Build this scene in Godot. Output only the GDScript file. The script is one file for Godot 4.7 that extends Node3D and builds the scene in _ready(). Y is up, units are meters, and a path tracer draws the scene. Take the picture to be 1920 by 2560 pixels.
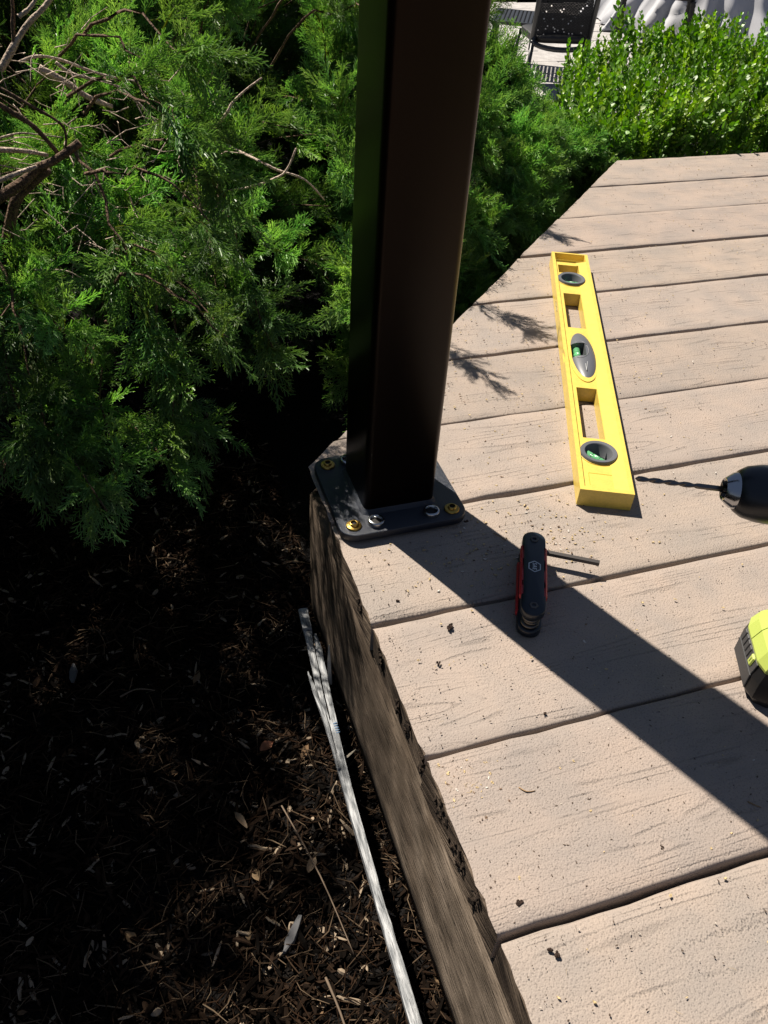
extends Node3D

var rng := RandomNumberGenerator.new()
var taken := {}
var H := {}
const DECK_FAR := -1.6176
const PITCH := 0.143
const LEFT := 0.172
const CORNER := -0.715
const BASE := 0.71
const SUN := Vector3(-0.239, 0.809, -0.537)

# ---------------------------------------------------------------- naming
func numbered(called: String) -> String:
	var n: int = taken.get(called, 0)
	taken[called] = n + 1
	return called if n == 0 else "%s_%03d" % [called, n]

func child_name(parent: Node, called: String) -> String:
	var n := 0
	for c in parent.get_children():
		var s := String(c.name)
		if s == called or s.begins_with(called + "_") and s.substr(called.length() + 1).is_valid_int():
			n += 1
	return called if n == 0 else "%s_%03d" % [called, n]

func thing(called: String, label: String, category: String, at := Vector3.ZERO, basis_ := Basis(), group := "") -> Node3D:
	var o := Node3D.new()
	o.name = numbered(called)
	add_child(o)
	o.transform = Transform3D(basis_, at)
	tag(o, label, category, group)
	return o

func tag(o: Node, label: String, category: String, group := "") -> void:
	o.set_meta("label", label)
	o.set_meta("category", category)
	if group:
		o.set_meta("group", group)

func part(called: String, mesh: Mesh, m: Material, parent: Node = null, at := Transform3D()) -> MeshInstance3D:
	var o := MeshInstance3D.new()
	var p: Node = parent if parent else self
	o.name = child_name(p, called) if parent else numbered(called)
	o.mesh = mesh
	if m:
		o.material_override = m
	o.transform = at
	p.add_child(o, true)
	return o

func struct(called: String, mesh: Mesh, m: Material, parent: Node = null) -> MeshInstance3D:
	var o := part(called, mesh, m, parent)
	o.set_meta("kind", "structure")
	return o

func scatter(called: String, mesh: Mesh, m: Material, where: Array, tints: Array, parent: Node = null) -> MultiMeshInstance3D:
	var mm := MultiMesh.new()
	mm.transform_format = MultiMesh.TRANSFORM_3D
	mm.use_colors = not tints.is_empty()
	mm.mesh = mesh
	mm.instance_count = where.size()
	for i in where.size():
		mm.set_instance_transform(i, where[i])
		if mm.use_colors:
			mm.set_instance_color(i, tints[i])
	var o := MultiMeshInstance3D.new()
	var p: Node = parent if parent else self
	o.name = child_name(p, called) if parent else numbered(called)
	o.multimesh = mm
	o.material_override = m
	o.set_meta("kind", "stuff")
	p.add_child(o, true)
	return o

# ---------------------------------------------------------------- materials
func lin(r: float, g: float, b: float, a := 1.0) -> Color:
	var c := Color(r, g, b).linear_to_srgb()
	c.a = a
	return c

func mat(called: String, c: Color, rough := 0.6, metal := 0.0, spec := 0.5) -> StandardMaterial3D:
	var m := StandardMaterial3D.new()
	m.resource_name = called
	m.albedo_color = (c.srgb_to_linear() * BASE).linear_to_srgb() if not called.ends_with("leaf") and not called.ends_with("leaves") else c
	m.albedo_color.a = c.a
	m.roughness = rough
	m.metallic = metal
	m.metallic_specular = spec
	return m

func noise(kind: int, freq: float, seed_: int, octaves := 3) -> FastNoiseLite:
	var n := FastNoiseLite.new()
	n.noise_type = kind
	n.frequency = freq
	n.seed = seed_
	n.fractal_octaves = octaves
	return n

func noise_bytes(n: FastNoiseLite, w: int, h: int, sx := 1, sy := 1) -> PackedByteArray:
	var im := n.get_seamless_image(w / sx, h / sy)
	if sx > 1 or sy > 1:
		im.resize(w, h, Image.INTERPOLATE_CUBIC)
	im.convert(Image.FORMAT_L8)
	return im.get_data()

func tex_rgb(w: int, h: int, data: PackedByteArray) -> ImageTexture:
	return ImageTexture.create_from_image(Image.create_from_data(w, h, false, Image.FORMAT_RGB8, data))

func tex_l(w: int, h: int, data: PackedByteArray) -> ImageTexture:
	return ImageTexture.create_from_image(Image.create_from_data(w, h, false, Image.FORMAT_L8, data))

func bump(m: StandardMaterial3D, t: Texture2D, mm: float) -> void:
	m.heightmap_enabled = true
	m.heightmap_texture = t
	m.heightmap_scale = mm * 0.1

func tri_map(m: StandardMaterial3D, s: float) -> void:
	m.uv1_triplanar = true
	m.uv1_scale = Vector3.ONE * s

func make_deck_material() -> void:
	# sand-textured tan deck paint over pine grain: 1.02 m x 0.256 m per tile
	var w := 2048
	var h := 512
	var fine := noise_bytes(noise(FastNoiseLite.TYPE_SIMPLEX_SMOOTH, 0.34, 11, 2), w, h)
	var worm := noise_bytes(noise(FastNoiseLite.TYPE_SIMPLEX, 0.16, 12, 3), w, h)
	var warp := noise_bytes(noise(FastNoiseLite.TYPE_SIMPLEX_SMOOTH, 0.010, 13, 2), w, h, 16, 1)
	var band := noise_bytes(noise(FastNoiseLite.TYPE_SIMPLEX_SMOOTH, 0.011, 14, 3), w, h, 4, 1)
	var fade := noise_bytes(noise(FastNoiseLite.TYPE_SIMPLEX_SMOOTH, 0.03, 16, 3), w, h, 4, 1)
	var blot := noise_bytes(noise(FastNoiseLite.TYPE_SIMPLEX_SMOOTH, 0.006, 15, 4), w, h)
	var col := PackedByteArray()
	col.resize(w * h * 3)
	var hei := PackedByteArray()
	hei.resize(w * h)
	for i in w * h:
		var f := fine[i] / 255.0
		var wo := worm[i] / 255.0
		var b := band[i] / 255.0
		var bl := blot[i] / 255.0
		var ridge := sin(TAU * (float(i / w) / h * 20.0 + warp[i] / 255.0 * 4.5 + (wo - 0.5) * 0.25))
		var where := smoothstep(0.36, 0.66, b) * smoothstep(0.25, 0.6, fade[i] / 255.0)
		var groove := smoothstep(0.55, 1.0, ridge) * where    # long raised grain under the paint
		var sand := f * 0.6 + wo * 0.4
		var pit := smoothstep(0.38, 0.26, sand)
		var z := 0.60 + (sand - 0.5) * 0.50 - groove * 0.44 - pit * 0.15 + ridge * 0.05
		hei[i] = int(clampf(z, 0, 1) * 255)
		var v := 1.0 - pit * 0.13 - groove * 0.11 + (bl - 0.5) * 0.10 + (f - 0.5) * 0.08 + (fade[i] / 255.0 - 0.5) * 0.02
		var warm := (bl - 0.5) * 0.035
		col[i * 3] = int(clampf(v * (1.0 + warm) * 0.668, 0, 1) * 255)
		col[i * 3 + 1] = int(clampf(v * 0.613, 0, 1) * 255)
		col[i * 3 + 2] = int(clampf(v * (1.0 - warm) * 0.572, 0, 1) * 255)
	var m := mat("deck_paint", Color.WHITE, 0.72, 0, 0.35)
	m.albedo_texture = tex_rgb(w, h, col)
	m.vertex_color_use_as_albedo = true
	bump(m, tex_l(w, h, hei), 1.3)
	H.deck = m

func make_wood_material(called: String, dark: Color, light: Color, seed_: int, depth: float, tri := 0.0) -> StandardMaterial3D:
	var w := 1024
	var h := 512
	var a := noise_bytes(noise(FastNoiseLite.TYPE_SIMPLEX, 0.09, seed_, 4), w, h, 16, 1)
	var c := noise_bytes(noise(FastNoiseLite.TYPE_SIMPLEX, 0.28, seed_ + 1, 2), w, h, 8, 1)
	var d := noise_bytes(noise(FastNoiseLite.TYPE_SIMPLEX_SMOOTH, 0.010, seed_ + 2, 4), w, h)
	var s := noise_bytes(noise(FastNoiseLite.TYPE_SIMPLEX, 0.30, seed_ + 3, 2), w, h)
	var col := PackedByteArray()
	col.resize(w * h * 3)
	var hei := PackedByteArray()
	hei.resize(w * h)
	for i in w * h:
		var g := a[i] / 255.0 * 0.55 + c[i] / 255.0 * 0.45
		var crack := smoothstep(0.30, 0.22, g)
		var t := clampf(g * 0.75 + (d[i] / 255.0 - 0.5) * 0.9 + 0.12 + (s[i] / 255.0 - 0.5) * 0.25, 0, 1)
		var p := dark.lerp(light, t) * (1.0 - 0.6 * crack)
		col[i * 3] = int(clampf(p.r, 0, 1) * 255)
		col[i * 3 + 1] = int(clampf(p.g, 0, 1) * 255)
		col[i * 3 + 2] = int(clampf(p.b, 0, 1) * 255)
		hei[i] = int(clampf(g * 0.8 + 0.2 - crack * 0.35 + (s[i] / 255.0 - 0.5) * 0.15, 0, 1) * 255)
	var m := mat(called, Color.WHITE, 0.85, 0, 0.25)
	m.albedo_texture = tex_rgb(w, h, col)
	bump(m, tex_l(w, h, hei), depth)
	if tri > 0:
		tri_map(m, tri)
	return m

func make_grit(called: String, c: Color, spread: float, scale: float, depth: float, seed_: int, rough := 0.9, freq := 0.06) -> StandardMaterial3D:
	var w := 512
	var a := noise_bytes(noise(FastNoiseLite.TYPE_SIMPLEX, freq, seed_, 4), w, w)
	var b := noise_bytes(noise(FastNoiseLite.TYPE_SIMPLEX_SMOOTH, 0.012, seed_ + 1, 3), w, w)
	var col := PackedByteArray()
	col.resize(w * w * 3)
	var hei := PackedByteArray()
	hei.resize(w * w)
	for i in w * w:
		var v := 1.0 + ((a[i] + b[i]) / 255.0 - 1.0) * spread
		col[i * 3] = int(clampf(c.r * v, 0, 1) * 255)
		col[i * 3 + 1] = int(clampf(c.g * v, 0, 1) * 255)
		col[i * 3 + 2] = int(clampf(c.b * v, 0, 1) * 255)
		hei[i] = a[i]
	var m := mat(called, Color.WHITE, rough, 0, 0.3)
	m.albedo_texture = tex_rgb(w, w, col)
	bump(m, tex_l(w, w, hei), depth)
	tri_map(m, scale)
	return m

# ---------------------------------------------------------------- mesh code
func mb() -> SurfaceTool:
	var st := SurfaceTool.new()
	st.begin(Mesh.PRIMITIVE_TRIANGLES)
	return st

func flat(st: SurfaceTool) -> void:
	st.set_smooth_group(-1)

func smooth(st: SurfaceTool, g := 0) -> void:
	st.set_smooth_group(g)

func done(st: SurfaceTool) -> ArrayMesh:
	st.generate_normals()
	return st.commit()

func tri(st: SurfaceTool, a: Vector3, b: Vector3, c: Vector3, n: Vector3) -> void:
	if (b - a).cross(c - a).dot(n) > 0:
		var t := b
		b = c
		c = t
	st.add_vertex(a)
	st.add_vertex(b)
	st.add_vertex(c)

func quad(st: SurfaceTool, a: Vector3, b: Vector3, c: Vector3, d: Vector3, n: Vector3) -> void:
	tri(st, a, b, c, n)
	tri(st, a, c, d, n)

func frame_of(dir: Vector3) -> Basis:
	var y := dir.normalized()
	var x := y.cross(Vector3(0.31, 0.2, 0.93) if absf(y.z) < 0.9 else Vector3.RIGHT).normalized()
	return Basis(x, y, x.cross(y).normalized())

func tube(st: SurfaceTool, pts: Array, radii: Array, sides := 6, caps := true) -> void:
	var rings := []
	for i in pts.size():
		var d: Vector3 = pts[mini(i + 1, pts.size() - 1)] - pts[maxi(i - 1, 0)]
		var f := frame_of(d)
		var ring := []
		for k in sides:
			var a := TAU * k / sides
			ring.append(pts[i] + (f.x * cos(a) + f.z * sin(a)) * radii[i])
		rings.append(ring)
	for i in pts.size() - 1:
		for k in sides:
			var j := (k + 1) % sides
			var n: Vector3 = rings[i][k] + rings[i][j] - pts[i] * 2.0
			quad(st, rings[i][k], rings[i][j], rings[i + 1][j], rings[i + 1][k], n)
	if caps:
		var was := [0, pts.size() - 1]
		for e in was:
			var n: Vector3 = pts[e] - pts[1 if e == 0 else pts.size() - 2]
			for k in range(1, sides - 1):
				tri(st, rings[e][0], rings[e][k], rings[e][k + 1], n)

func lathe(st: SurfaceTool, profile: Array, seg := 32, xf := Transform3D()) -> void:
	# profile of Vector2(radius, height); outside lies to the right of its course
	for i in profile.size() - 1:
		var p: Vector2 = profile[i]
		var q: Vector2 = profile[i + 1]
		var nn := Vector2(q.y - p.y, p.x - q.x)
		for k in seg:
			var a := TAU * k / seg
			var b := TAU * (k + 1) / seg
			var m := (a + b) / 2
			var n := xf.basis * Vector3(cos(m) * nn.x, nn.y, sin(m) * nn.x)
			var v1 := xf * Vector3(cos(a) * p.x, p.y, sin(a) * p.x)
			var v2 := xf * Vector3(cos(b) * p.x, p.y, sin(b) * p.x)
			var v3 := xf * Vector3(cos(b) * q.x, q.y, sin(b) * q.x)
			var v4 := xf * Vector3(cos(a) * q.x, q.y, sin(a) * q.x)
			if p.x > 1e-6:
				tri(st, v1, v2, v3, n)
			if q.x > 1e-6:
				tri(st, v1, v3, v4, n)

func box(st: SurfaceTool, c: Vector3, s: Vector3, bevel := 0.0, b := Basis()) -> void:
	# a box with chamfered edges
	var h := s / 2.0
	var e := minf(bevel, minf(h.x, minf(h.y, h.z)) * 0.9)
	var v := func(x: float, y: float, z: float) -> Vector3: return c + b * Vector3(x, y, z)
	for axis in 3:
		var u := (axis + 1) % 3
		var w := (axis + 2) % 3
		for sg in [-1.0, 1.0]:
			var n := Vector3.ZERO
			n[axis] = sg
			var q := []
			for k in [[-1, -1], [1, -1], [1, 1], [-1, 1]]:
				var p := Vector3.ZERO
				p[axis] = sg * h[axis]
				p[u] = k[0] * (h[u] - e)
				p[w] = k[1] * (h[w] - e)
				q.append(c + b * p)
			quad(st, q[0], q[1], q[2], q[3], b * n)
			if e > 0.0:
				for sg2 in [-1.0, 1.0]:
					var p1 := Vector3.ZERO
					p1[axis] = sg * h[axis]
					p1[u] = sg2 * (h[u] - e)
					var p2 := Vector3.ZERO
					p2[axis] = sg * (h[axis] - e)
					p2[u] = sg2 * h[u]
					var o := Vector3.ZERO
					o[w] = h[w] - e
					var nn := Vector3.ZERO
					nn[axis] = sg
					nn[u] = sg2
					quad(st, c + b * (p1 - o), c + b * (p1 + o), c + b * (p2 + o), c + b * (p2 - o), b * nn)
	if e > 0.0:
		for sx in [-1.0, 1.0]:
			for sy in [-1.0, 1.0]:
				for sz in [-1.0, 1.0]:
					tri(st, v.call(sx * h.x, sy * (h.y - e), sz * (h.z - e)), v.call(sx * (h.x - e), sy * h.y, sz * (h.z - e)), v.call(sx * (h.x - e), sy * (h.y - e), sz * h.z), b * Vector3(sx, sy, sz))

func plate(st: SurfaceTool, outline: Array, y0: float, y1: float, e: float, top := true, bottom := true) -> void:
	# a convex outline of Vector2(x, z) raised from y0 to y1 with a rounded upper edge
	var c := Vector2.ZERO
	for p in outline:
		c += p
	c /= outline.size()
	var levels := [[y0, 0.0], [y1 - e, 0.0], [y1 - e * 0.3, e * 0.3], [y1, e]]
	var n := outline.size()
	for l in levels.size() - 1:
		for k in n:
			var a: Vector2 = outline[k]
			var b: Vector2 = outline[(k + 1) % n]
			var na := (a - c).normalized()
			var nb := (b - c).normalized()
			var lo: Array = levels[l]
			var hi: Array = levels[l + 1]
			var a0: Vector2 = a - na * float(lo[1])
			var b0: Vector2 = b - nb * float(lo[1])
			var a1: Vector2 = a - na * float(hi[1])
			var b1: Vector2 = b - nb * float(hi[1])
			var nrm := Vector3(na.x + nb.x, 0.4 * l, na.y + nb.y)
			quad(st, Vector3(a0.x, lo[0], a0.y), Vector3(b0.x, lo[0], b0.y), Vector3(b1.x, hi[0], b1.y), Vector3(a1.x, hi[0], a1.y), nrm)
	for k in n:
		var a: Vector2 = outline[k]
		var b: Vector2 = outline[(k + 1) % n]
		if top:
			var a1: Vector2 = a - (a - c).normalized() * e
			var b1: Vector2 = b - (b - c).normalized() * e
			tri(st, Vector3(c.x, y1, c.y), Vector3(a1.x, y1, a1.y), Vector3(b1.x, y1, b1.y), Vector3.UP)
		if bottom:
			tri(st, Vector3(c.x, y0, c.y), Vector3(a.x, y0, a.y), Vector3(b.x, y0, b.y), Vector3.DOWN)

func rounded(w: float, d: float, r: float, seg := 6) -> Array:
	var out := []
	for q in [[1, 1, 0.0], [-1, 1, 0.5], [-1, -1, 1.0], [1, -1, 1.5]]:
		for k in seg + 1:
			var a: float = PI * float(q[2]) + PI / 2 * k / seg
			out.append(Vector2(q[0] * (w / 2 - r) + cos(a) * r, q[1] * (d / 2 - r) + sin(a) * r))
	return out

func bez(a: Vector3, b: Vector3, c: Vector3, t: float) -> Vector3:
	return a.lerp(b, t).lerp(b.lerp(c, t), t)

func rdir() -> Vector3:
	while true:
		var v := Vector3(rng.randf_range(-1, 1), rng.randf_range(-1, 1), rng.randf_range(-1, 1))
		if v.length_squared() < 1.0 and v.length_squared() > 0.01:
			return v.normalized()
	return Vector3.UP

func along(dir: Vector3, roll: float, s: Vector3) -> Basis:
	return frame_of(dir) * Basis(Vector3.UP, roll) * Basis.from_scale(s)

# ---------------------------------------------------------------- plants
func spindle(st: SurfaceTool, a: Vector3, b: Vector3, r: float, bow: Vector3, c0: Color, c1: Color) -> void:
	# a scale-leaved branchlet: two thin crossed blades that let light through
	var f := frame_of(b - a)
	var turn := 0.4 + 7.0 * absf(a.x + a.y)
	for k in 2:
		var w := turn + PI / 2 * k
		var o := f.x * cos(w) + f.z * sin(w)
		var n := f.x * -sin(w) + f.z * cos(w)
		var p := a.lerp(b, 0.12)
		var q := a.lerp(b, 0.80) + bow
		var pts := [[p - o * r, c0], [p + o * r, c0], [q + o * r, c1], [q - o * r, c1], [b, c1]]
		for t in [[0, 1, 2], [0, 2, 3], [3, 2, 4]]:
			var v0: Vector3 = pts[t[0]][0]
			var v1: Vector3 = pts[t[1]][0]
			var v2: Vector3 = pts[t[2]][0]
			var order := [0, 1, 2] if (v1 - v0).cross(v2 - v0).dot(n) < 0 else [0, 2, 1]
			for g in order:
				st.set_color(pts[t[g]][1])
				st.add_vertex(pts[t[g]][0])

func juniper_spray(seed_: int, sparse: float) -> ArrayMesh:
	# one feathery juniper spray, about 1 long, along +y
	rng.seed = seed_
	var st := mb()
	flat(st)
	var twig := Color(0.42, 0.34, 0.16)
	var shaded_old := Color(0.62, 0.74, 0.60)  # older growth, darkened further so gaps between plumes stay black
	var sunlit_young := Color(1.75, 1.60, 0.95)  # new growth is lighter; brightened further so tips look sunlit
	var bow := Vector3(rng.randf_range(-0.12, 0.12), 0, rng.randf_range(-0.12, 0.12))
	var axis := func(t: float) -> Vector3: return Vector3(0, t, 0) + bow * t * t
	for i in 5:
		spindle(st, axis.call(i / 5.0), axis.call((i + 1) / 5.0), lerpf(0.014, 0.009, i / 5.0), Vector3.ZERO, twig if i < 2 else shaded_old, twig if i < 1 else shaded_old)
	var n := int(17 * sparse)
	for i in n:
		var t := 0.10 + 0.88 * i / n
		var side := 1.0 if i % 2 == 0 else -1.0
		var len_ := lerpf(0.44, 0.14, t) * rng.randf_range(0.75, 1.2)
		var roll := rng.randf_range(-0.75, 0.75)
		var ang := rng.randf_range(0.50, 0.85)
		var o := Vector3(side * cos(roll), 0, sin(roll))
		var d := (o * sin(ang) + Vector3.UP * cos(ang)).normalized()
		var a: Vector3 = axis.call(t)
		var b := a + d * len_ + Vector3.UP * len_ * 0.12
		spindle(st, a, b, 0.0075, d.cross(Vector3.UP) * 0.01, shaded_old, sunlit_young)
		var m := int(maxf(3, len_ * 25))
		for k in m:
			var u := 0.12 + 0.84 * k / m
			var s2 := 1.0 if k % 2 == 0 else -1.0
			var e := d.cross(Vector3(0, 0, 1) if absf(d.z) < 0.8 else Vector3.RIGHT).normalized()
			var r2 := rng.randf_range(-0.8, 0.8)
			var w := e.rotated(d, r2) * s2
			var l2 := lerpf(0.14, 0.07, u) * rng.randf_range(0.7, 1.3)
			var g := a.lerp(b, u)
			var dd := (d * 0.82 + w * 0.6 + Vector3.UP * 0.15).normalized()
			spindle(st, g, g + dd * l2, 0.0066, w * 0.006, shaded_old, sunlit_young if rng.randf() < 0.5 else shaded_old)
	return done(st)

func box_shoot(seed_: int) -> ArrayMesh:
	# one boxwood shoot about 1 long, with opposite pairs of small oval leaves
	rng.seed = seed_
	var st := mb()
	smooth(st)
	var stem := Color(0.55, 0.6, 0.3)
	spindle(st, Vector3.ZERO, Vector3(0.03, 1, 0.02), 0.010, Vector3(0.02, 0, 0), stem, stem)
	var turn := rng.randf() * TAU
	for i in 10:
		var t := 0.10 + 0.88 * i / 9.0
		turn += PI / 2 + rng.randf_range(-0.3, 0.3)
		for s in 2:
			var a := turn + PI * s
			var o := Vector3(cos(a), 0, sin(a))
			var lift := rng.randf_range(0.35, 1.0) + t * 0.45
			var d := (o * cos(lift) + Vector3.UP * sin(lift)).normalized()
			var l := rng.randf_range(0.12, 0.215) * (1.0 if t < 0.85 else 0.75)
			var w := d.cross(Vector3.UP).normalized().rotated(d, rng.randf_range(-0.5, 0.5)) * l * 0.29
			var up := w.cross(d).normalized()
			if up.y < 0:
				up = -up
			var p := Vector3(0.03 * t, t, 0.02 * t)
			var g := Color(1, 1, 1).lerp(Color(2.0, 1.55, 0.8), clampf((t - 0.72) * 2.2 + rng.randf_range(-0.25, 0.2), 0, 1))
			var pts := [p, p + d * l * 0.33 + w - up * l * 0.02, p + d * l * 0.75 + w * 0.85 - up * l * 0.03, p + d * l - up * l * 0.06, p + d * l * 0.75 - w * 0.85 - up * l * 0.03, p + d * l * 0.33 - w - up * l * 0.02]
			var mid := p + d * l * 0.5 - up * l * 0.05
			for k in 6:
				st.set_color(g)
				tri(st, mid, pts[k], pts[(k + 1) % 6], up)
	return done(st)

func bark_tube(pts: Array, r0: float, r1: float, sides := 7) -> ArrayMesh:
	var st := mb()
	smooth(st)
	var fine := []
	var rad := []
	var n := pts.size() - 1
	var steps := n * 4
	for i in steps + 1:
		var t := float(i) / steps * n
		var k := mini(int(t), n - 1)
		var u := t - k
		var p0: Vector3 = pts[maxi(k - 1, 0)]
		var p1: Vector3 = pts[k]
		var p2: Vector3 = pts[k + 1]
		var p3: Vector3 = pts[mini(k + 2, n)]
		fine.append(p1.cubic_interpolate(p2, p0, p3, u))
		rad.append(lerpf(r0, r1, float(i) / steps) * rng.randf_range(0.86, 1.14))
	tube(st, fine, rad, sides)
	return done(st)

var spots := []

func spot(v: int, at: Vector3, dir: Vector3, size: float, tint: Color) -> void:
	spots[v][0].append(Transform3D(along(dir, rng.randf() * TAU, Vector3(size, size, size)), at))
	spots[v][1].append(tint)

func bough(a: Vector3, b: Vector3, lift: float, count: int, size: float, tone: float, twigs: SurfaceTool) -> void:
	# a limb that ends in a plume of sprays
	var c := a.lerp(b, 0.55) + Vector3.UP * lift
	var pts := []
	var rad := []
	for i in 9:
		pts.append(bez(a, c, b, i / 8.0) + rdir() * 0.006)
		rad.append(lerpf(0.0024, 0.0008, i / 8.0))
	tube(twigs, pts, rad, 4, false)
	for i in count:
		var t := 1.0 - pow(rng.randf(), 1.4) * 0.52
		var p := bez(a, c, b, t)
		var d := (bez(a, c, b, minf(t + 0.02, 1.04)) - p).normalized()
		var o := (d * rng.randf_range(0.7, 1.2) + rdir() * 0.85 + Vector3.UP * 0.42).normalized()
		var k := rng.randf_range(0.7, 1.25) * tone
		spot(rng.randi_range(0, spots.size() - 1), p, o, size * rng.randf_range(0.7, 1.2), Color(k * rng.randf_range(0.85, 1.2), k, k * rng.randf_range(0.75, 1.1)))
	spot(rng.randi_range(0, spots.size() - 1), bez(a, c, b, 0.97), (b - c).normalized(), size * 1.1, Color(tone * 1.1, tone * 1.1, tone))

func curve_at(tab: Array, v: float) -> Vector2:
	var x := clampf(v, 0, 1) * (tab.size() - 1)
	var k := mini(int(x), tab.size() - 2)
	return tab[k].lerp(tab[k + 1], x - k)

# ---------------------------------------------------------------- main
func _ready() -> void:
	rng.seed = 4711
	# camera
	var cam := Camera3D.new()
	cam.name = "camera"
	cam.fov = 63.469
	cam.near = 0.02
	cam.far = 200.0
	cam.transform = Transform3D(Basis(Vector3.UP, -0.35545476) * Basis(Vector3.RIGHT, -0.71023556) * Basis(Vector3.BACK, 0.06956821), Vector3(0, 0.56995, 0))
	add_child(cam)
	cam.current = true
	# sky and exposure
	var sky_mat := ProceduralSkyMaterial.new()
	sky_mat.sky_top_color = Color(0.42, 0.49, 0.62)
	sky_mat.sky_horizon_color = Color(0.60, 0.63, 0.68)
	sky_mat.sky_curve = 0.12
	sky_mat.ground_bottom_color = Color(0.10, 0.09, 0.07)
	sky_mat.ground_horizon_color = Color(0.45, 0.48, 0.48)
	sky_mat.sky_energy_multiplier = 0.62
	sky_mat.sun_angle_max = 8.0
	var sky := Sky.new()
	sky.sky_material = sky_mat
	var env := Environment.new()
	env.background_mode = Environment.BG_SKY
	env.sky = sky
	env.tonemap_mode = Environment.TONE_MAPPER_LINEAR
	env.tonemap_exposure = 1.88
	env.sdfgi_enabled = true
	env.ssao_enabled = true
	env.ssil_enabled = true
	var we := WorldEnvironment.new()
	we.name = "environment"
	we.environment = env
	add_child(we)
	# sun
	var sun := DirectionalLight3D.new()
	sun.name = "sun"
	sun.light_energy = 1.6
	sun.light_color = Color(1.0, 0.965, 0.91)
	sun.light_angular_distance = 0.5
	sun.shadow_enabled = true
	sun.transform = Transform3D(Basis.looking_at(-SUN, Vector3.UP), SUN * 20)
	add_child(sun)

	make_deck_material()
	H.end = make_wood_material("weathered_end_grain", Color(0.16, 0.13, 0.11), Color(0.60, 0.53, 0.46), 31, 1.6)
	H.rim = make_wood_material("brown_rim_wood", Color(0.37, 0.325, 0.28), Color(0.70, 0.63, 0.56), 41, 1.1)
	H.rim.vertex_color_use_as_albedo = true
	H.strip = make_wood_material("silvered_wood", Color(0.42, 0.435, 0.45), Color(0.90, 0.905, 0.91), 51, 0.4)
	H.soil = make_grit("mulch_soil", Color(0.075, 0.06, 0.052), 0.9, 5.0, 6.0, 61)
	H.paver = make_grit("pale_concrete", Color(0.74, 0.725, 0.715), 0.14, 1.2, 1.0, 71)
	H.lawn = make_grit("lawn_soil", Color(0.30, 0.44, 0.14), 0.5, 2.0, 8.0, 81)
	build_ground()
	build_patio()
	build_deck()
	build_junipers()
	build_hedge()
	build_furniture()
	build_post()
	build_level()
	build_key_set()
	build_drill()
	build_strip()
	build_mulch()
	build_crumbs()

# ---------------------------------------------------------------- setting
func build_ground() -> void:
	var st := mb()
	flat(st)
	quad(st, Vector3(-60, -1.30, -90), Vector3(60, -1.30, -90), Vector3(60, -1.30, 60), Vector3(-60, -1.30, 60), Vector3.UP)
	struct("ground", done(st), H.soil)
	# the raised bed round the deck, sloping down to the patio
	var hn := noise(FastNoiseLite.TYPE_SIMPLEX_SMOOTH, 2.2, 5, 3)
	var b := mb()
	smooth(b)
	var nx := 70
	var nz := 70
	var g := []
	for i in nx + 1:
		var col := []
		for k in nz + 1:
			var x := lerpf(-3.2, 5.0, float(i) / nx)
			var z := lerpf(1.2, -4.6, float(k) / nz)
			col.append(Vector3(x, bed(x, z, hn), z))
		g.append(col)
	for i in nx:
		for k in nz:
			quad(b, g[i][k], g[i + 1][k], g[i + 1][k + 1], g[i][k + 1], Vector3.UP)
	struct("mulch_bed", done(b), H.soil)
	H.bed_noise = hn

func bed(x: float, z: float, hn: FastNoiseLite) -> float:
	var y := -0.29 + hn.get_noise_2d(x, z) * 0.025
	if z < -2.85:
		y = lerpf(y, -1.40, smoothstep(-2.85, -4.2, z))
	return y

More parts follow.
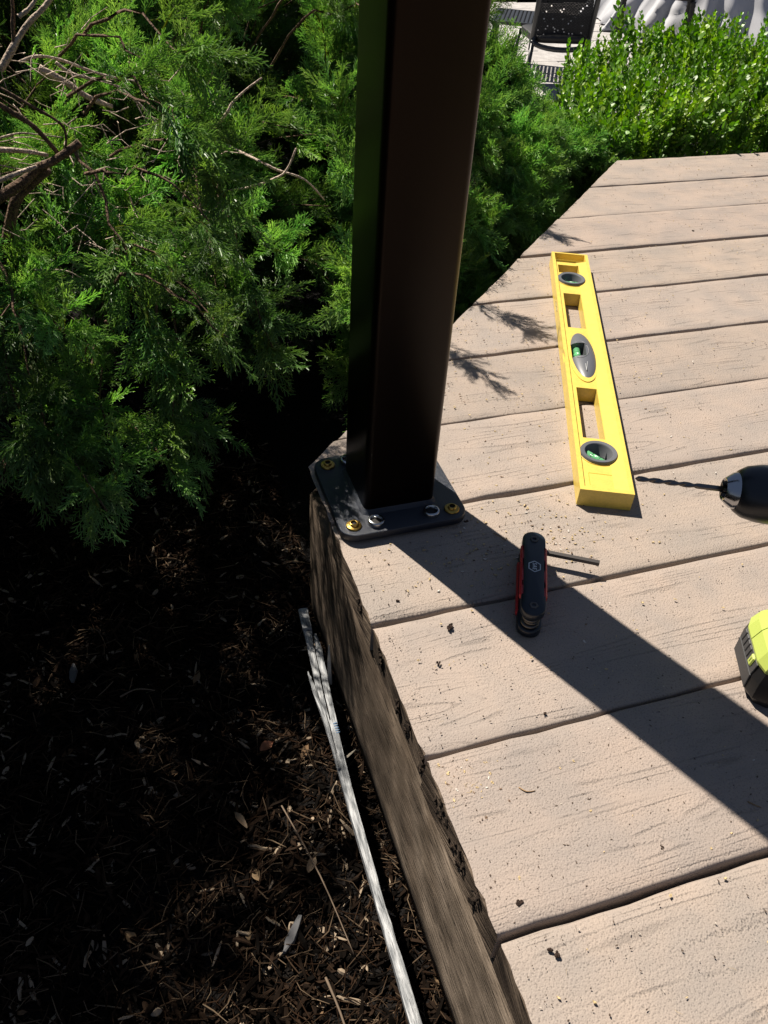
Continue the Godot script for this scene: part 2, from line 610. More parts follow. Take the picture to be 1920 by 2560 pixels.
func build_patio() -> void:
	var p := Node3D.new()
	p.name = "patio"
	p.set_meta("kind", "structure")
	add_child(p)
	var st := mb()
	flat(st)
	box(st, Vector3(6.0, -1.285, -7.6), Vector3(11, 0.03, 6.4))
	var bedm := part("joint_sand", done(st), mat("joint_sand", lin(0.16, 0.145, 0.13), 0.95), p)
	bedm.set_meta("kind", "stuff")
	var shapes := []
	for v in 4:
		var s := mb()
		flat(s)
		var w := 0.605
		var d := 0.405
		box(s, Vector3(0, 0, 0), Vector3(w, 0.045, d), 0.006)
		shapes.append(done(s))
	var turn := 0.03
	for r in 15:
		for c in 12:
			var x := 1.6 + c * 0.615 + (0.3 if r % 2 == 0 else 0.0)
			var z := -4.75 - r * 0.415
			if x < 0.35 * -z or x > 0.9 * -z + 0.3:
				continue
			var t := Transform3D(Basis(Vector3.UP, turn) * Basis(Vector3.RIGHT, rng.randf_range(-0.006, 0.006)), Vector3(x, -1.27 + rng.randf_range(-0.002, 0.002), z))
			part("paver", shapes[rng.randi_range(0, 3)], H.paver, p, t)
	# lawn beyond
	var l := mb()
	flat(l)
	quad(l, Vector3(-20, -1.262, -11.05), Vector3(40, -1.262, -11.05), Vector3(40, -1.262, -40), Vector3(-20, -1.262, -40), Vector3.UP)
	struct("lawn", done(l), H.lawn)
	var blade := mb()
	flat(blade)
	for k in 7:
		var a := k * 2.4
		var o := Vector3(cos(a), 0, sin(a)) * 0.02 * (1 + k % 3)
		var s := Vector3(-sin(a), 0, cos(a)) * 0.003
		tri(blade, o - s, o + s, o + Vector3(cos(a) * 0.03, 0.06 + 0.01 * (k % 3), sin(a) * 0.03), Vector3(cos(a), 0.3, sin(a)))
	var where := []
	var tints := []
	for i in 5000:
		where.append(Transform3D(Basis(Vector3.UP, rng.randf() * TAU).scaled(Vector3.ONE * rng.randf_range(0.7, 1.3)), Vector3(rng.randf_range(3.5, 11.0), -1.262, -11.05 - pow(rng.randf(), 1.5) * 6.0)))
		var k := rng.randf_range(0.7, 1.3)
		tints.append(Color(0.11 * k, 0.20 * k, 0.035 * k))
	var gm := mat("grass", Color.WHITE, 0.6)
	gm.vertex_color_use_as_albedo = true
	gm.backlight_enabled = true
	gm.backlight = Color(0.35, 0.4, 0.2)
	var go := scatter("grass", done(blade), gm, where, tints)
	tag(go, "short green lawn grass along the far edge of the patio", "grass")

# ---------------------------------------------------------------- deck
func left_edge(z: float) -> float:
	return LEFT if z > CORNER else LEFT + (CORNER - z) * 1.0135

func build_deck() -> void:
	var deck := thing("deck", "low wooden deck painted sandy tan, cut off at an angle at its far left", "deck", Vector3(LEFT, 0, CORNER))
	var off := -deck.position
	var jag := noise(FastNoiseLite.TYPE_SIMPLEX, 60.0, 91, 3)
	var wob := noise(FastNoiseLite.TYPE_SIMPLEX_SMOOTH, 3.0, 92, 2)
	for i in 14:
		var za := DECK_FAR + PITCH * i + 0.0018
		var zb := DECK_FAR + PITCH * (i + 1) - (0.0020 if i < 9 else 0.0026)
		var drop := rng.randf_range(-0.0012, 0.0012)
		var cup := rng.randf_range(-0.0010, 0.0016)
		# cross section: Vector2(z, y), from under the far side round to the near side
		var sec := [Vector2(za, -0.038), Vector2(za, -0.004), Vector2(za + 0.0008, -0.0014), Vector2(za + 0.003, -0.0003)]
		for k in range(1, 12):
			var z := lerpf(za + 0.003, zb - 0.002, k / 12.0)
			sec.append(Vector2(z, 0.0))
			if z > CORNER and lerpf(za + 0.003, zb - 0.002, (k - 1) / 12.0) < CORNER:
				sec.insert(sec.size() - 1, Vector2(CORNER, 0.0))
		sec.append_array([Vector2(zb - 0.002, -0.0003), Vector2(zb - 0.0006, -0.0011), Vector2(zb, -0.0028), Vector2(zb, -0.038)])
		var st := mb()
		smooth(st)
		var cols := 64
		var far_x := 3.2 if i < 6 else 2.5
		var us := rng.randf()
		var tone := rng.randf_range(0.93, 1.05)
		var tint := Color(tone * rng.randf_range(0.99, 1.02), tone, tone * rng.randf_range(0.97, 1.01))
		var vs := rng.randf()
		var grid := []
		for c in cols + 1:
			var t := pow(float(c) / cols, 1.25)
			var row := []
			for q in sec:
				var x0: float = left_edge(q.x) + jag.get_noise_2d(q.x * 3.0, q.y * 9.0 + i) * (0.0018 if q.y > -0.003 else 0.0028)
				var x := lerpf(x0, far_x, t)
				var mid: float = (q.x - (za + zb) / 2) / (zb - za) * 2.0
				var edge := clampf((absf(mid) - 0.86) * 9.0, 0, 1)
				var y: float = q.y + (drop + cup * (mid * mid - 0.4) if q.y > -0.03 else 0.0) + edge * wob.get_noise_2d(x * 4.0, i * 9.0 + signf(mid)) * 0.0010
				var zz: float = q.x + edge * wob.get_noise_2d(x * 6.0 + 50, i * 5.0 + signf(mid)) * 0.0013
				row.append(Vector3(x, y, zz) + off)
			grid.append(row)
		for c in cols:
			for k in sec.size() - 1:
				var n := Vector3(0, 1, 0)
				if k < 2:
					n = Vector3(0, 0.2, -1)
				elif k >= sec.size() - 3:
					n = Vector3(0, 0.2, 1)
				var vv := [grid[c][k], grid[c + 1][k], grid[c + 1][k + 1], grid[c][k + 1]]
				var order := [0, 1, 2, 0, 2, 3]
				if (vv[1] - vv[0]).cross(vv[2] - vv[0]).dot(n) > 0:
					order = [0, 2, 1, 0, 3, 2]
				for o in order:
					var p: Vector3 = vv[o]
					st.set_color(tint)
					st.set_uv(Vector2((p.x + 0.15 * p.y) / 1.02 + us, (p.z + p.y) / 0.256 + vs))
					st.add_vertex(p)
		var board := part("deck_board", done(st), H.deck, deck)
		# the bare sawn end
		var en := mb()
		flat(en)
		var mid3 := Vector3.ZERO
		for v in grid[0]:
			mid3 += v
		mid3 /= grid[0].size()
		var count: int = grid[0].size()
		for k in count:
			var a: Vector3 = grid[0][k]
			var b: Vector3 = grid[0][(k + 1) % count]
			var tr := [mid3, a, b]
			if (a - mid3).cross(b - mid3).dot(Vector3(-1, 0, 0)) > 0:
				tr = [mid3, b, a]
			for v in tr:
				en.set_uv(Vector2(v.z * 1.2 + i * 0.37, v.y * 4.0 + v.z * 1.4 * (1 if i % 2 == 0 else -1) + i * 0.21))
				en.add_vertex(v)
		part("end_grain", done(en), H.end, board)
	# rim boards below the deck boards
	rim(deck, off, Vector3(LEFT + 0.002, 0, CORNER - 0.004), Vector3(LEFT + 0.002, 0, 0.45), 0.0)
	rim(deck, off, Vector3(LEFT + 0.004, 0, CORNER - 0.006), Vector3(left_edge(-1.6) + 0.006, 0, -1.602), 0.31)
	# rotted, chipped spots along the bare board ends
	var rot := make_grit("rotted_wood", Color(0.27, 0.225, 0.19), 0.9, 40.0, 2.0, 161)
	rng.seed = 66
	for q in [[-0.372, 0.006], [-0.395, 0.004], [-0.300, 0.006], [-0.262, 0.010], [-0.247, 0.007], [-0.445, 0.005], [-0.512, 0.006], [-0.335, 0.004], [-0.225, 0.005], [-0.285, 0.007]]:
		var st := mb()
		flat(st)
		for k in 9:
			var u := rng.randf_range(-1.0, 1.0)
			var c := Vector3(LEFT - 0.0005 + rng.randf_range(-0.0012, 0.0012), -0.004 - rng.randf() * 0.022, float(q[0]) + u * float(q[1])) + off
			box(st, c, Vector3(rng.randf_range(0.001, 0.0025), rng.randf_range(0.002, 0.007), rng.randf_range(0.002, 0.006)), 0.0006, Basis(Vector3.RIGHT, rng.randf_range(-0.6, 0.6)) * Basis(Vector3.UP, rng.randf_range(-0.5, 0.5)))
		part("rotted_patch", done(st), rot, deck)
	# framing under the boards, seen only from below
	for k in 4:
		var j := mb()
		flat(j)
		box(j, Vector3(0.62 + k * 0.41, -0.14, -0.55) + off, Vector3(0.038, 0.18, 1.0 + 0.5 * k), 0.002)
		part("joist", done(j), H.rim, deck)

func rim(deck: Node3D, off: Vector3, a: Vector3, b: Vector3, us: float) -> void:
	var st := mb()
	smooth(st)
	var wob := noise(FastNoiseLite.TYPE_SIMPLEX_SMOOTH, 9.0, 95, 3)
	var d := (b - a).normalized()
	var n := Vector3(d.z, 0, -d.x)
	if n.x > 0:
		n = -n
	var len_ := a.distance_to(b)
	var ys := [-0.0392, -0.043, -0.08, -0.12, -0.16, -0.20, -0.232, -0.236]
	var outs := [-0.003, 0.0, 0.0, 0.0, 0.0, 0.0, -0.001, -0.006]
	var cols := 60
	var grid := []
	for c in cols + 1:
		var row := []
		for k in ys.size():
			var p := a + d * len_ * c / cols
			var w := wob.get_noise_2d(len_ * c / cols * 2.0, ys[k] * 3.0)
			row.append(p + n * (outs[k] + w * 0.0012) + Vector3(0, ys[k] + (w * 0.003 if k > 5 else 0.0), 0) + off)
		row.append(a + d * len_ * c / cols - n * 0.036 + Vector3(0, -0.236, 0) + off)
		row.append(a + d * len_ * c / cols - n * 0.036 + Vector3(0, -0.0392, 0) + off)
		grid.append(row)
	var m: int = grid[0].size()
	for c in cols:
		for k in m:
			var j := (k + 1) % m
			var nn := n
			if k == m - 3:
				nn = Vector3.DOWN
			elif k == m - 2:
				nn = -n
			elif k == m - 1:
				nn = Vector3.UP
			var vv := [grid[c][k], grid[c + 1][k], grid[c + 1][j], grid[c][j]]
			var order := [0, 1, 2, 0, 2, 3]
			if (vv[1] - vv[0]).cross(vv[2] - vv[0]).dot(nn) > 0:
				order = [0, 2, 1, 0, 3, 2]
			for o in order:
				var p: Vector3 = vv[o]
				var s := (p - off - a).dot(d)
				var toward_end := smoothstep(0.30, 0.52, s + wob.get_noise_2d(s * 1.5, p.y * 6.0) * 0.14)
				var g := lerpf(0.42, 1.85, toward_end)  # darker towards the post, lighter towards the near end
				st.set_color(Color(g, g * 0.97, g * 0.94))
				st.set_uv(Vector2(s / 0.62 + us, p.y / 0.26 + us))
				st.add_vertex(p)
	for e in [0, cols]:
		var mid := Vector3.ZERO
		for v in grid[e]:
			mid += v
		mid /= m
		for k in m:
			st.set_uv(Vector2(0.2, 0.3))
			tri(st, mid, grid[e][k], grid[e][(k + 1) % m], -d if e == 0 else d)
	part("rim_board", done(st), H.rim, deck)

# ---------------------------------------------------------------- shrubs
func build_junipers() -> void:
	var foliage := mat("juniper_scale_leaves", lin(0.185, 0.305, 0.108), 0.42, 0, 0.55)
	foliage.vertex_color_use_as_albedo = true
	foliage.backlight_enabled = true
	foliage.backlight = Color(0.90, 0.95, 0.62)
	var bark := make_grit("juniper_bark", Color(0.43, 0.35, 0.29), 0.55, 14.0, 2.0, 101, 0.9, 0.03)
	var pale := make_grit("bare_grey_bark", Color(0.80, 0.72, 0.65), 0.40, 14.0, 2.0, 102, 0.85, 0.03)
	var sprays := []
	for v in 6:
		sprays.append(juniper_spray(900 + v, [1.0, 1.1, 0.85, 1.0, 0.7, 1.15][v]))
	rng.seed = 2024
	# --- the big shrub at the left
	spots = []
	for v in 6:
		spots.append([[], []])
	var base := Vector3(-0.12, -0.30, -1.55)
	var s1 := thing("juniper_shrub", "large sprawling dark green juniper with bare branches, left of the metal post", "shrub", base)
	var twigs := mb()
	smooth(twigs)
	var face := [Vector2(-0.085, -0.93), Vector2(-0.02, -0.87), Vector2(0.06, -0.92), Vector2(0.15, -1.02), Vector2(0.235, -1.16), Vector2(0.30, -1.32), Vector2(0.345, -1.52), Vector2(0.37, -1.85), Vector2(0.36, -2.2)]
	var gaps := noise(FastNoiseLite.TYPE_SIMPLEX_SMOOTH, 4.2, 23, 2)
	var shelf := noise(FastNoiseLite.TYPE_SIMPLEX_SMOOTH, 3.0, 24, 1)
	for i in 380:
		var x := rng.randf_range(-0.62, 0.66)
		var v := rng.randf()
		var q := curve_at(face, v)
		var z := q.y
		var y := q.x
		if x > 0.10:
			z -= (x - 0.10) * 0.98 + 0.03
		if x < -0.12:
			z += minf((-0.12 - x) * 0.9, 0.32)
			y += minf((-0.12 - x) * 0.25, 0.1)
		var tip := Vector3(x, y, z) + rdir() * Vector3(0.06, 0.05, 0.10).length() * rng.randf_range(0.2, 0.8)
		# plumes stand in clusters, with deep gaps between them
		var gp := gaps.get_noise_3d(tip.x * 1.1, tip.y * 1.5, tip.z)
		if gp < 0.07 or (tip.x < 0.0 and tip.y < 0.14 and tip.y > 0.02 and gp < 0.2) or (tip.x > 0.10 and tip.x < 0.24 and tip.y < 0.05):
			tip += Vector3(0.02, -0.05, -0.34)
		else:
			tip += Vector3(0, 0.03, 0.07) * (gp + shelf.get_noise_2d(tip.x * 1.5, tip.y * 2.0)) * 1.6
		# the bare gap round the dead limbs
		if tip.x > -0.16 and tip.x < 0.13 and tip.y > 0.19 and tip.y < 0.44 and tip.z > -1.28 and rng.randf() < 0.86:
			tip.z -= 0.32
		if tip.x > -0.17 and tip.x < 0.02 and tip.y > 0.03 and tip.y < 0.17 and tip.z > -1.1 and rng.randf() < 0.75:
			tip.z -= 0.2
		var root := base + Vector3(rng.randf_range(-0.25, 0.35), rng.randf_range(0.1, 0.35), rng.randf_range(-0.35, 0.15))
		if x > 0.25:
			root += Vector3((x - 0.25) * 0.9, 0, -(x - 0.25) * 0.7)
		bough(root.lerp(tip, 0.25), tip, rng.randf_range(0.02, 0.14), rng.randi_range(16, 30), rng.randf_range(0.055, 0.09), rng.randf_range(0.85, 1.6) * (0.45 if gp < 0.07 else 1.25), twigs)  # plumes pushed into gaps are tinted dark, shade put into the colour
	# hanging plumes low at the front
	for q in [Vector3(0.040, -0.02, -0.84), Vector3(0.065, -0.05, -0.86), Vector3(0.17, 0.045, -0.90), Vector3(-0.12, -0.015, -0.82), Vector3(-0.08, -0.03, -0.83), Vector3(-0.10, 0.02, -0.83), Vector3(0.03, 0.09, -0.90), Vector3(0.12, 0.08, -0.94)]:
		bough(q + Vector3(rng.randf_range(-0.05, 0.02), 0.16, -0.16), q, 0.05, 20, 0.075, rng.randf_range(0.9, 1.3), twigs)
	# plumes whose shade falls on the base plate and the rim
	for q in [Vector3(0.185, 0.012, -0.705), Vector3(0.192, 0.012, -0.672), Vector3(0.21, 0.012, -0.70), Vector3(0.178, 0.0, -0.735), Vector3(0.176, 0.012, -0.645), Vector3(0.17, -0.02, -0.60), Vector3(0.17, -0.10, -0.56), Vector3(0.17, -0.12, -0.62), Vector3(0.17, -0.14, -0.66)]:
		var h := rng.randf_range(0.24, 0.36)
		var tip: Vector3 = q + Vector3(-0.295 * h, h, -0.664 * h)
		bough(tip + Vector3(-0.10, -0.02, -0.20), tip, 0.06, (13 if q.y > 0.005 else 6) if q.z < -0.56 else 3, 0.066 if q.y > 0.005 else 0.048, rng.randf_range(0.9, 1.3), twigs)
	# dense part beyond the left border of the view
	for i in 120:
		var a := rng.randf() * TAU
		var e := rng.randf_range(0.0, 1.35)
		var tip := Vector3(-0.70, 0.02, -0.62) + Vector3(cos(a) * cos(e) * 0.48, sin(e) * 0.52, sin(a) * cos(e) * 0.46)
		bough(Vector3(-0.66, -0.25, -0.66).lerp(tip, 0.4), tip, 0.05, 26, 0.10, rng.randf_range(0.75, 1.2), twigs)
	# an unseen limb added above the view to shade and dapple the mulch
	for i in 30:
		var q := Vector3(rng.randf_range(-0.26, 0.02) if i < 27 else rng.randf_range(0.03, 0.12), -0.28, rng.randf_range(-0.62, -0.18))
		var h := rng.randf_range(0.88, 1.08)
		var tip := q + Vector3(-0.295 * h, h, -0.664 * h)
		bough(Vector3(-0.72, 0.50, -1.05).lerp(tip, 0.3), tip, 0.06, 11, 0.085, 1.0, twigs)
	# inner growth that closes the shrub, tinted dark for the shade inside
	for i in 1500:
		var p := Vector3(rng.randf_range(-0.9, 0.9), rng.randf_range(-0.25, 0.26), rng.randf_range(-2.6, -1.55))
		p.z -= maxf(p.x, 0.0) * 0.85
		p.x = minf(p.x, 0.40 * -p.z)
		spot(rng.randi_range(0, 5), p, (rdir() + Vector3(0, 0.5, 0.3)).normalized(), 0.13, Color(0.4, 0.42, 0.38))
	emit_foliage(s1, base, sprays, foliage)
	var off := Transform3D(Basis(), -base)
	part("twigs", done(twigs), bark, s1, off).set_meta("kind", "stuff")
	var bare := [
		[0.0024, 0, [Vector3(-0.064, 0.321, -1.12), Vector3(-0.043, 0.327, -1.12), Vector3(-0.019, 0.323, -1.12), Vector3(0.014, 0.31, -1.12), Vector3(0.039, 0.303, -1.12), Vector3(0.065, 0.298, -1.12)]],
		[0.0026, 0, [Vector3(-0.024, 0.325, -1.10), Vector3(-0.007, 0.312, -1.10), Vector3(0.033, 0.302, -1.10), Vector3(0.056, 0.284, -1.10), Vector3(0.075, 0.262, -1.10), Vector3(0.087, 0.243, -1.10)]],
		[0.0052, 0, [Vector3(-0.043, 0.319, -1.10), Vector3(-0.018, 0.305, -1.10), Vector3(0.004, 0.288, -1.10), Vector3(0.03, 0.274, -1.11)]],
		[0.0044, 0, [Vector3(-0.076, 0.341, -1.0), Vector3(-0.059, 0.362, -1.0), Vector3(-0.041, 0.382, -1.0), Vector3(-0.015, 0.404, -1.0), Vector3(0.02, 0.45, -1.0)]],
		[0.0034, 1, [Vector3(-0.058, 0.362, -1.0), Vector3(-0.056, 0.378, -1.0), Vector3(-0.051, 0.404, -1.0), Vector3(-0.05, 0.46, -1.0)]],
		[0.0028, 0, [Vector3(-0.048, 0.39, -0.99), Vector3(-0.038, 0.396, -0.99), Vector3(-0.028, 0.406, -0.99), Vector3(-0.01, 0.43, -0.99)]],
		[0.0046, 1, [Vector3(-0.09, 0.319, -0.98), Vector3(-0.071, 0.305, -0.98), Vector3(-0.054, 0.291, -0.98), Vector3(-0.036, 0.264, -0.98)]],
		[0.0024, 1, [Vector3(-0.078, 0.332, -0.97), Vector3(-0.055, 0.316, -0.97), Vector3(-0.028, 0.297, -0.97), Vector3(-0.025, 0.281, -0.97), Vector3(-0.03, 0.267, -0.97)]],
		[0.0082, 1, [Vector3(-0.15, 0.20, -0.975), Vector3(-0.082, 0.236, -0.97), Vector3(-0.06, 0.252, -0.97), Vector3(-0.039, 0.261, -0.97), Vector3(-0.012, 0.277, -0.97)]],
		[0.0105, 1, [Vector3(-0.16, 0.02, -1.10), Vector3(-0.125, 0.12, -1.02), Vector3(-0.094, 0.205, -0.99), Vector3(-0.074, 0.229, -0.985), Vector3(-0.05, 0.25, -0.975)]],
		[0.0014, 0, [Vector3(-0.102, 0.273, -1.0), Vector3(-0.092, 0.276, -1.0), Vector3(-0.072, 0.28, -1.0), Vector3(-0.054, 0.278, -1.0), Vector3(-0.029, 0.274, -1.0)]],
		[0.0040, 0, [Vector3(-0.12, 0.266, -1.0), Vector3(-0.072, 0.262, -1.0), Vector3(-0.047, 0.256, -1.0)]],
		[0.0034, 0, [Vector3(-0.103, 0.244, -0.96), Vector3(-0.073, 0.254, -0.96), Vector3(-0.059, 0.258, -0.96)]],
		[0.0024, 0, [Vector3(0.150, 0.22, -1.17), Vector3(0.172, 0.251, -1.15), Vector3(0.179, 0.262, -1.15), Vector3(0.198, 0.278, -1.15), Vector3(0.22, 0.292, -1.15)]],
		[0.0024, 0, [Vector3(0.15, 0.12, -1.24), Vector3(0.185, 0.165, -1.12), Vector3(0.219, 0.19, -1.08), Vector3(0.235, 0.201, -1.08), Vector3(0.247, 0.226, -1.08)]],
		[0.0024, 0, [Vector3(0.16, 0.20, -1.22), Vector3(0.204, 0.203, -1.11), Vector3(0.224, 0.197, -1.09), Vector3(0.258, 0.186, -1.08), Vector3(0.29, 0.15, -1.10)]],
		[0.0012, 0, [Vector3(-0.084, 0.15, -0.95), Vector3(-0.055, 0.147, -0.95), Vector3(-0.039, 0.138, -0.95), Vector3(-0.024, 0.122, -0.95)]],
		[0.0028, 1, [Vector3(-0.019, 0.08, -0.95), Vector3(-0.002, 0.04, -0.95), Vector3(0.012, 0.019, -0.95)]],
	]
	for b in bare:
		part("branch", bark_tube(b[2], b[0] * (0.85 if b[1] == 0 else 0.70), b[0] * 0.5), pale if b[1] == 0 else bark, s1, off)
		# a few dry twigs fork off each limb
	var dry := mb()
	smooth(dry)
	for i in 170:
		var p := Vector3(rng.randf_range(-0.14, 0.14), rng.randf_range(0.06, 0.36), rng.randf_range(-1.10, -0.97))
		var d := (rdir() + Vector3(0.4, -0.1, 0)).normalized() * rng.randf_range(0.02, 0.06)
		tube(dry, [p, p + d * 0.5 + rdir() * 0.006, p + d + rdir() * 0.008], [0.0007, 0.0005, 0.0003], 4, false)
	part("dry_twigs", done(dry), pale, s1, off).set_meta("kind", "stuff")

	# --- the lighter one behind the post, towards the hedge
	spots = []
	for v in 6:
		spots.append([[], []])
	base = Vector3(0.85, -0.30, -2.05)
	var s2 := thing("juniper_shrub", "lighter yellow green low juniper between the metal post and the boxwood hedge", "shrub", base)
	twigs = mb()
	smooth(twigs)
	for i in 210:
		var x := rng.randf_range(0.33, 1.36)
		var u := rng.randf()
		var top := lerpf(0.40, 0.28, smoothstep(0.4, 0.72, x)) if x < 0.72 else lerpf(0.30, 0.05, smoothstep(0.72, 1.06, x))
		var edge_z := CORNER - (x - LEFT) / 1.0135
		if x > 1.07:
			edge_z = -1.62
		var y := lerpf(-0.20, top, u)
		var z := edge_z - 0.05 - maxf(y + 0.08, 0.0) * 1.0 - rng.randf() * 0.10
		if y < -0.05:
			z -= 0.10
		y = minf(y, sightline(x, z) - 0.085)
		var tip := Vector3(x, y, z)
		var root := Vector3(lerpf(x, 0.8, 0.4), -0.22, z - 0.32)
		bough(root.lerp(tip, 0.35), tip, rng.randf_range(0.02, 0.1), rng.randi_range(16, 28), rng.randf_range(0.06, 0.09), rng.randf_range(1.3, 2.0), twigs)
	# plumes that throw their shadows on the deck
	for q in [Vector3(0.555, 0, -0.955), Vector3(0.448, 0, -0.84), Vector3(0.434, 0, -0.90), Vector3(0.754, 0, -1.2585)]:
		var h := rng.randf_range(0.30, 0.42)
		var tip := Vector3(q.x - 0.295 * h, h, q.z - 0.664 * h)
		bough(tip + Vector3(-0.08, -0.10, -0.20), tip, 0.06, 24 if q.z < -0.91 else 12, 0.045, rng.randf_range(1.0, 1.4), twigs)
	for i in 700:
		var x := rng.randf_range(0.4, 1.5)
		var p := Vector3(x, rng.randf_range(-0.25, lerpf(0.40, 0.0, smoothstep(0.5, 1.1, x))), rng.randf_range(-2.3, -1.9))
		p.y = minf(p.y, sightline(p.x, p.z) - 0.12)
		spot(rng.randi_range(0, 5), p, (rdir() + Vector3(0, 0.5, 0.3)).normalized(), 0.12, Color(0.5, 0.5, 0.4))  # fill sprays tinted dark, shade inside the crown put into the colour
	emit_foliage(s2, base, sprays, foliage)
	part("twigs", done(twigs), bark, s2, Transform3D(Basis(), -base)).set_meta("kind", "stuff")

func sightline(x: float, z: float) -> float:
	# the crown of the lighter shrub falls away from the post towards the hedge
	var s := x / -z
	var tab := [[0.40, -0.12], [0.461, -0.176], [0.479, -0.199], [0.493, -0.212], [0.527, -0.262], [0.562, -0.276], [0.631, -0.289], [0.705, -0.308], [0.76, -0.34], [0.95, -0.45]]
	for i in tab.size() - 1:
		if s <= tab[i + 1][0]:
			return 0.57 - z * lerpf(tab[i][1], tab[i + 1][1], clampf((s - tab[i][0]) / (tab[i + 1][0] - tab[i][0]), 0, 1))
	return 0.0

func emit_foliage(parent: Node3D, base: Vector3, sprays: Array, m: Material) -> void:
	for v in sprays.size():
		var where := []
		for t in spots[v][0]:
			where.append(Transform3D(t.basis, t.origin - base))
		scatter("foliage", sprays[v], m, where, spots[v][1], parent)

func build_hedge() -> void:
	var m := mat("boxwood_leaf", lin(0.105, 0.215, 0.028), 0.42, 0, 0.45)
	m.vertex_color_use_as_albedo = true
	m.backlight_enabled = true
	m.backlight = Color(0.75, 0.85, 0.2)
	var shoots := []
	for v in 5:
		shoots.append(box_shoot(500 + v))
	rng.seed = 77
	var base := Vector3(1.9, -0.30, -2.1)
	var hedge := thing("boxwood_hedge", "clipped bright green boxwood hedge along the far edge of the deck", "hedge", base)
	var where := []
	var tints := []
	for v in 5:
		where.append([])
		tints.append([])
	var hn := noise(FastNoiseLite.TYPE_SIMPLEX_SMOOTH, 3.0, 7, 2)
	for i in 5000:
		var x := rng.randf_range(1.03, 3.3)
		var front := rng.randf() < 0.42
		var z := rng.randf_range(-2.40, -1.72)
		var top := lerpf(0.05, 0.095, smoothstep(1.25, 1.55, x)) + hn.get_noise_2d(x, z) * 0.06
		if x < 0.575 * -z + rng.randf_range(-0.03, 0.05):
			continue
		var y := top - rng.randf() * 0.09
		if front:
			z = -1.735 - rng.randf() * 0.08
			y = rng.randf_range(-0.26, top)
		if i > 4300:
			y = top - rng.randf_range(0.0, 0.3)
		var d := (Vector3.UP + rdir() * 0.42 + (Vector3(0, -0.15, 0.55) if front else Vector3.ZERO)).normalized()
		var s := rng.randf_range(0.075, 0.115) * (1.35 if rng.randf() < 0.05 else 1.0)
		var v := rng.randi_range(0, 4)
		where[v].append(Transform3D(along(d, rng.randf() * TAU, Vector3.ONE * s), Vector3(x, y - s * 0.5, z) - base))
		var k := rng.randf_range(0.65, 1.6)
		var yel := 1.9 if rng.randf() < 0.34 else 1.0
		tints[v].append(Color(k * yel, k * (1.0 + (yel - 1.0) * 0.5), k * 0.9))
	for v in 5:
		scatter("foliage", shoots[v], m, where[v], tints[v], hedge)
	var st := mb()
	smooth(st)
	for i in 60:
		var p := Vector3(rng.randf_range(1.2, 3.2), -0.3, rng.randf_range(-2.3, -1.85)) - base
		tube(st, [p, p + Vector3(rng.randf_range(-0.05, 0.05), 0.15, rng.randf_range(-0.03, 0.06)), p + Vector3(rng.randf_range(-0.09, 0.09), 0.28, rng.randf_range(-0.06, 0.08))], [0.006, 0.005, 0.002], 5, false)
	part("stems", done(st), mat("boxwood_stem", lin(0.16, 0.12, 0.07), 0.9), hedge).set_meta("kind", "stuff")

# ---------------------------------------------------------------- far furniture
func woven(w: float, h: float, bow: float, cw: int, ch: int, hole: float) -> ArrayMesh:
	# a bowed panel of flat wicker strands with open slots between them
	var st := mb()
	flat(st)
	var at := func(u: float, v: float, o: float) -> Vector3: return Vector3((u - 0.5) * w, v * h, -bow * cos((u - 0.5) * PI) + o)
	for r in ch:
		for c in cw:
			if rng.randf() < hole and c > 1 and c < cw - 2:
				continue
			var o := 0.004 if (r + c) % 2 == 0 else 0.0
			var u0 := float(c) / cw
			var u1 := float(c + 1) / cw
			var v0 := (r + 0.03) / ch
			var v1 := (r + 0.97) / ch
			quad(st, at.call(u0, v0, o), at.call(u1, v0, o), at.call(u1, v1, o), at.call(u0, v1, o), Vector3(0, 0, 1))
			quad(st, at.call(u0, v0, o - 0.008), at.call(u1, v0, o - 0.008), at.call(u1, v1, o - 0.008), at.call(u0, v1, o - 0.008), Vector3(0, 0, -1))
	return done(st)

func rod(parent: Node, called: String, m: Material, pts: Array, r: float) -> void:
	var st := mb()
	smooth(st)
	var rad := []
	for p in pts:
		rad.append(r)
	tube(st, pts, rad, 8)
	part(called, done(st), m, parent)

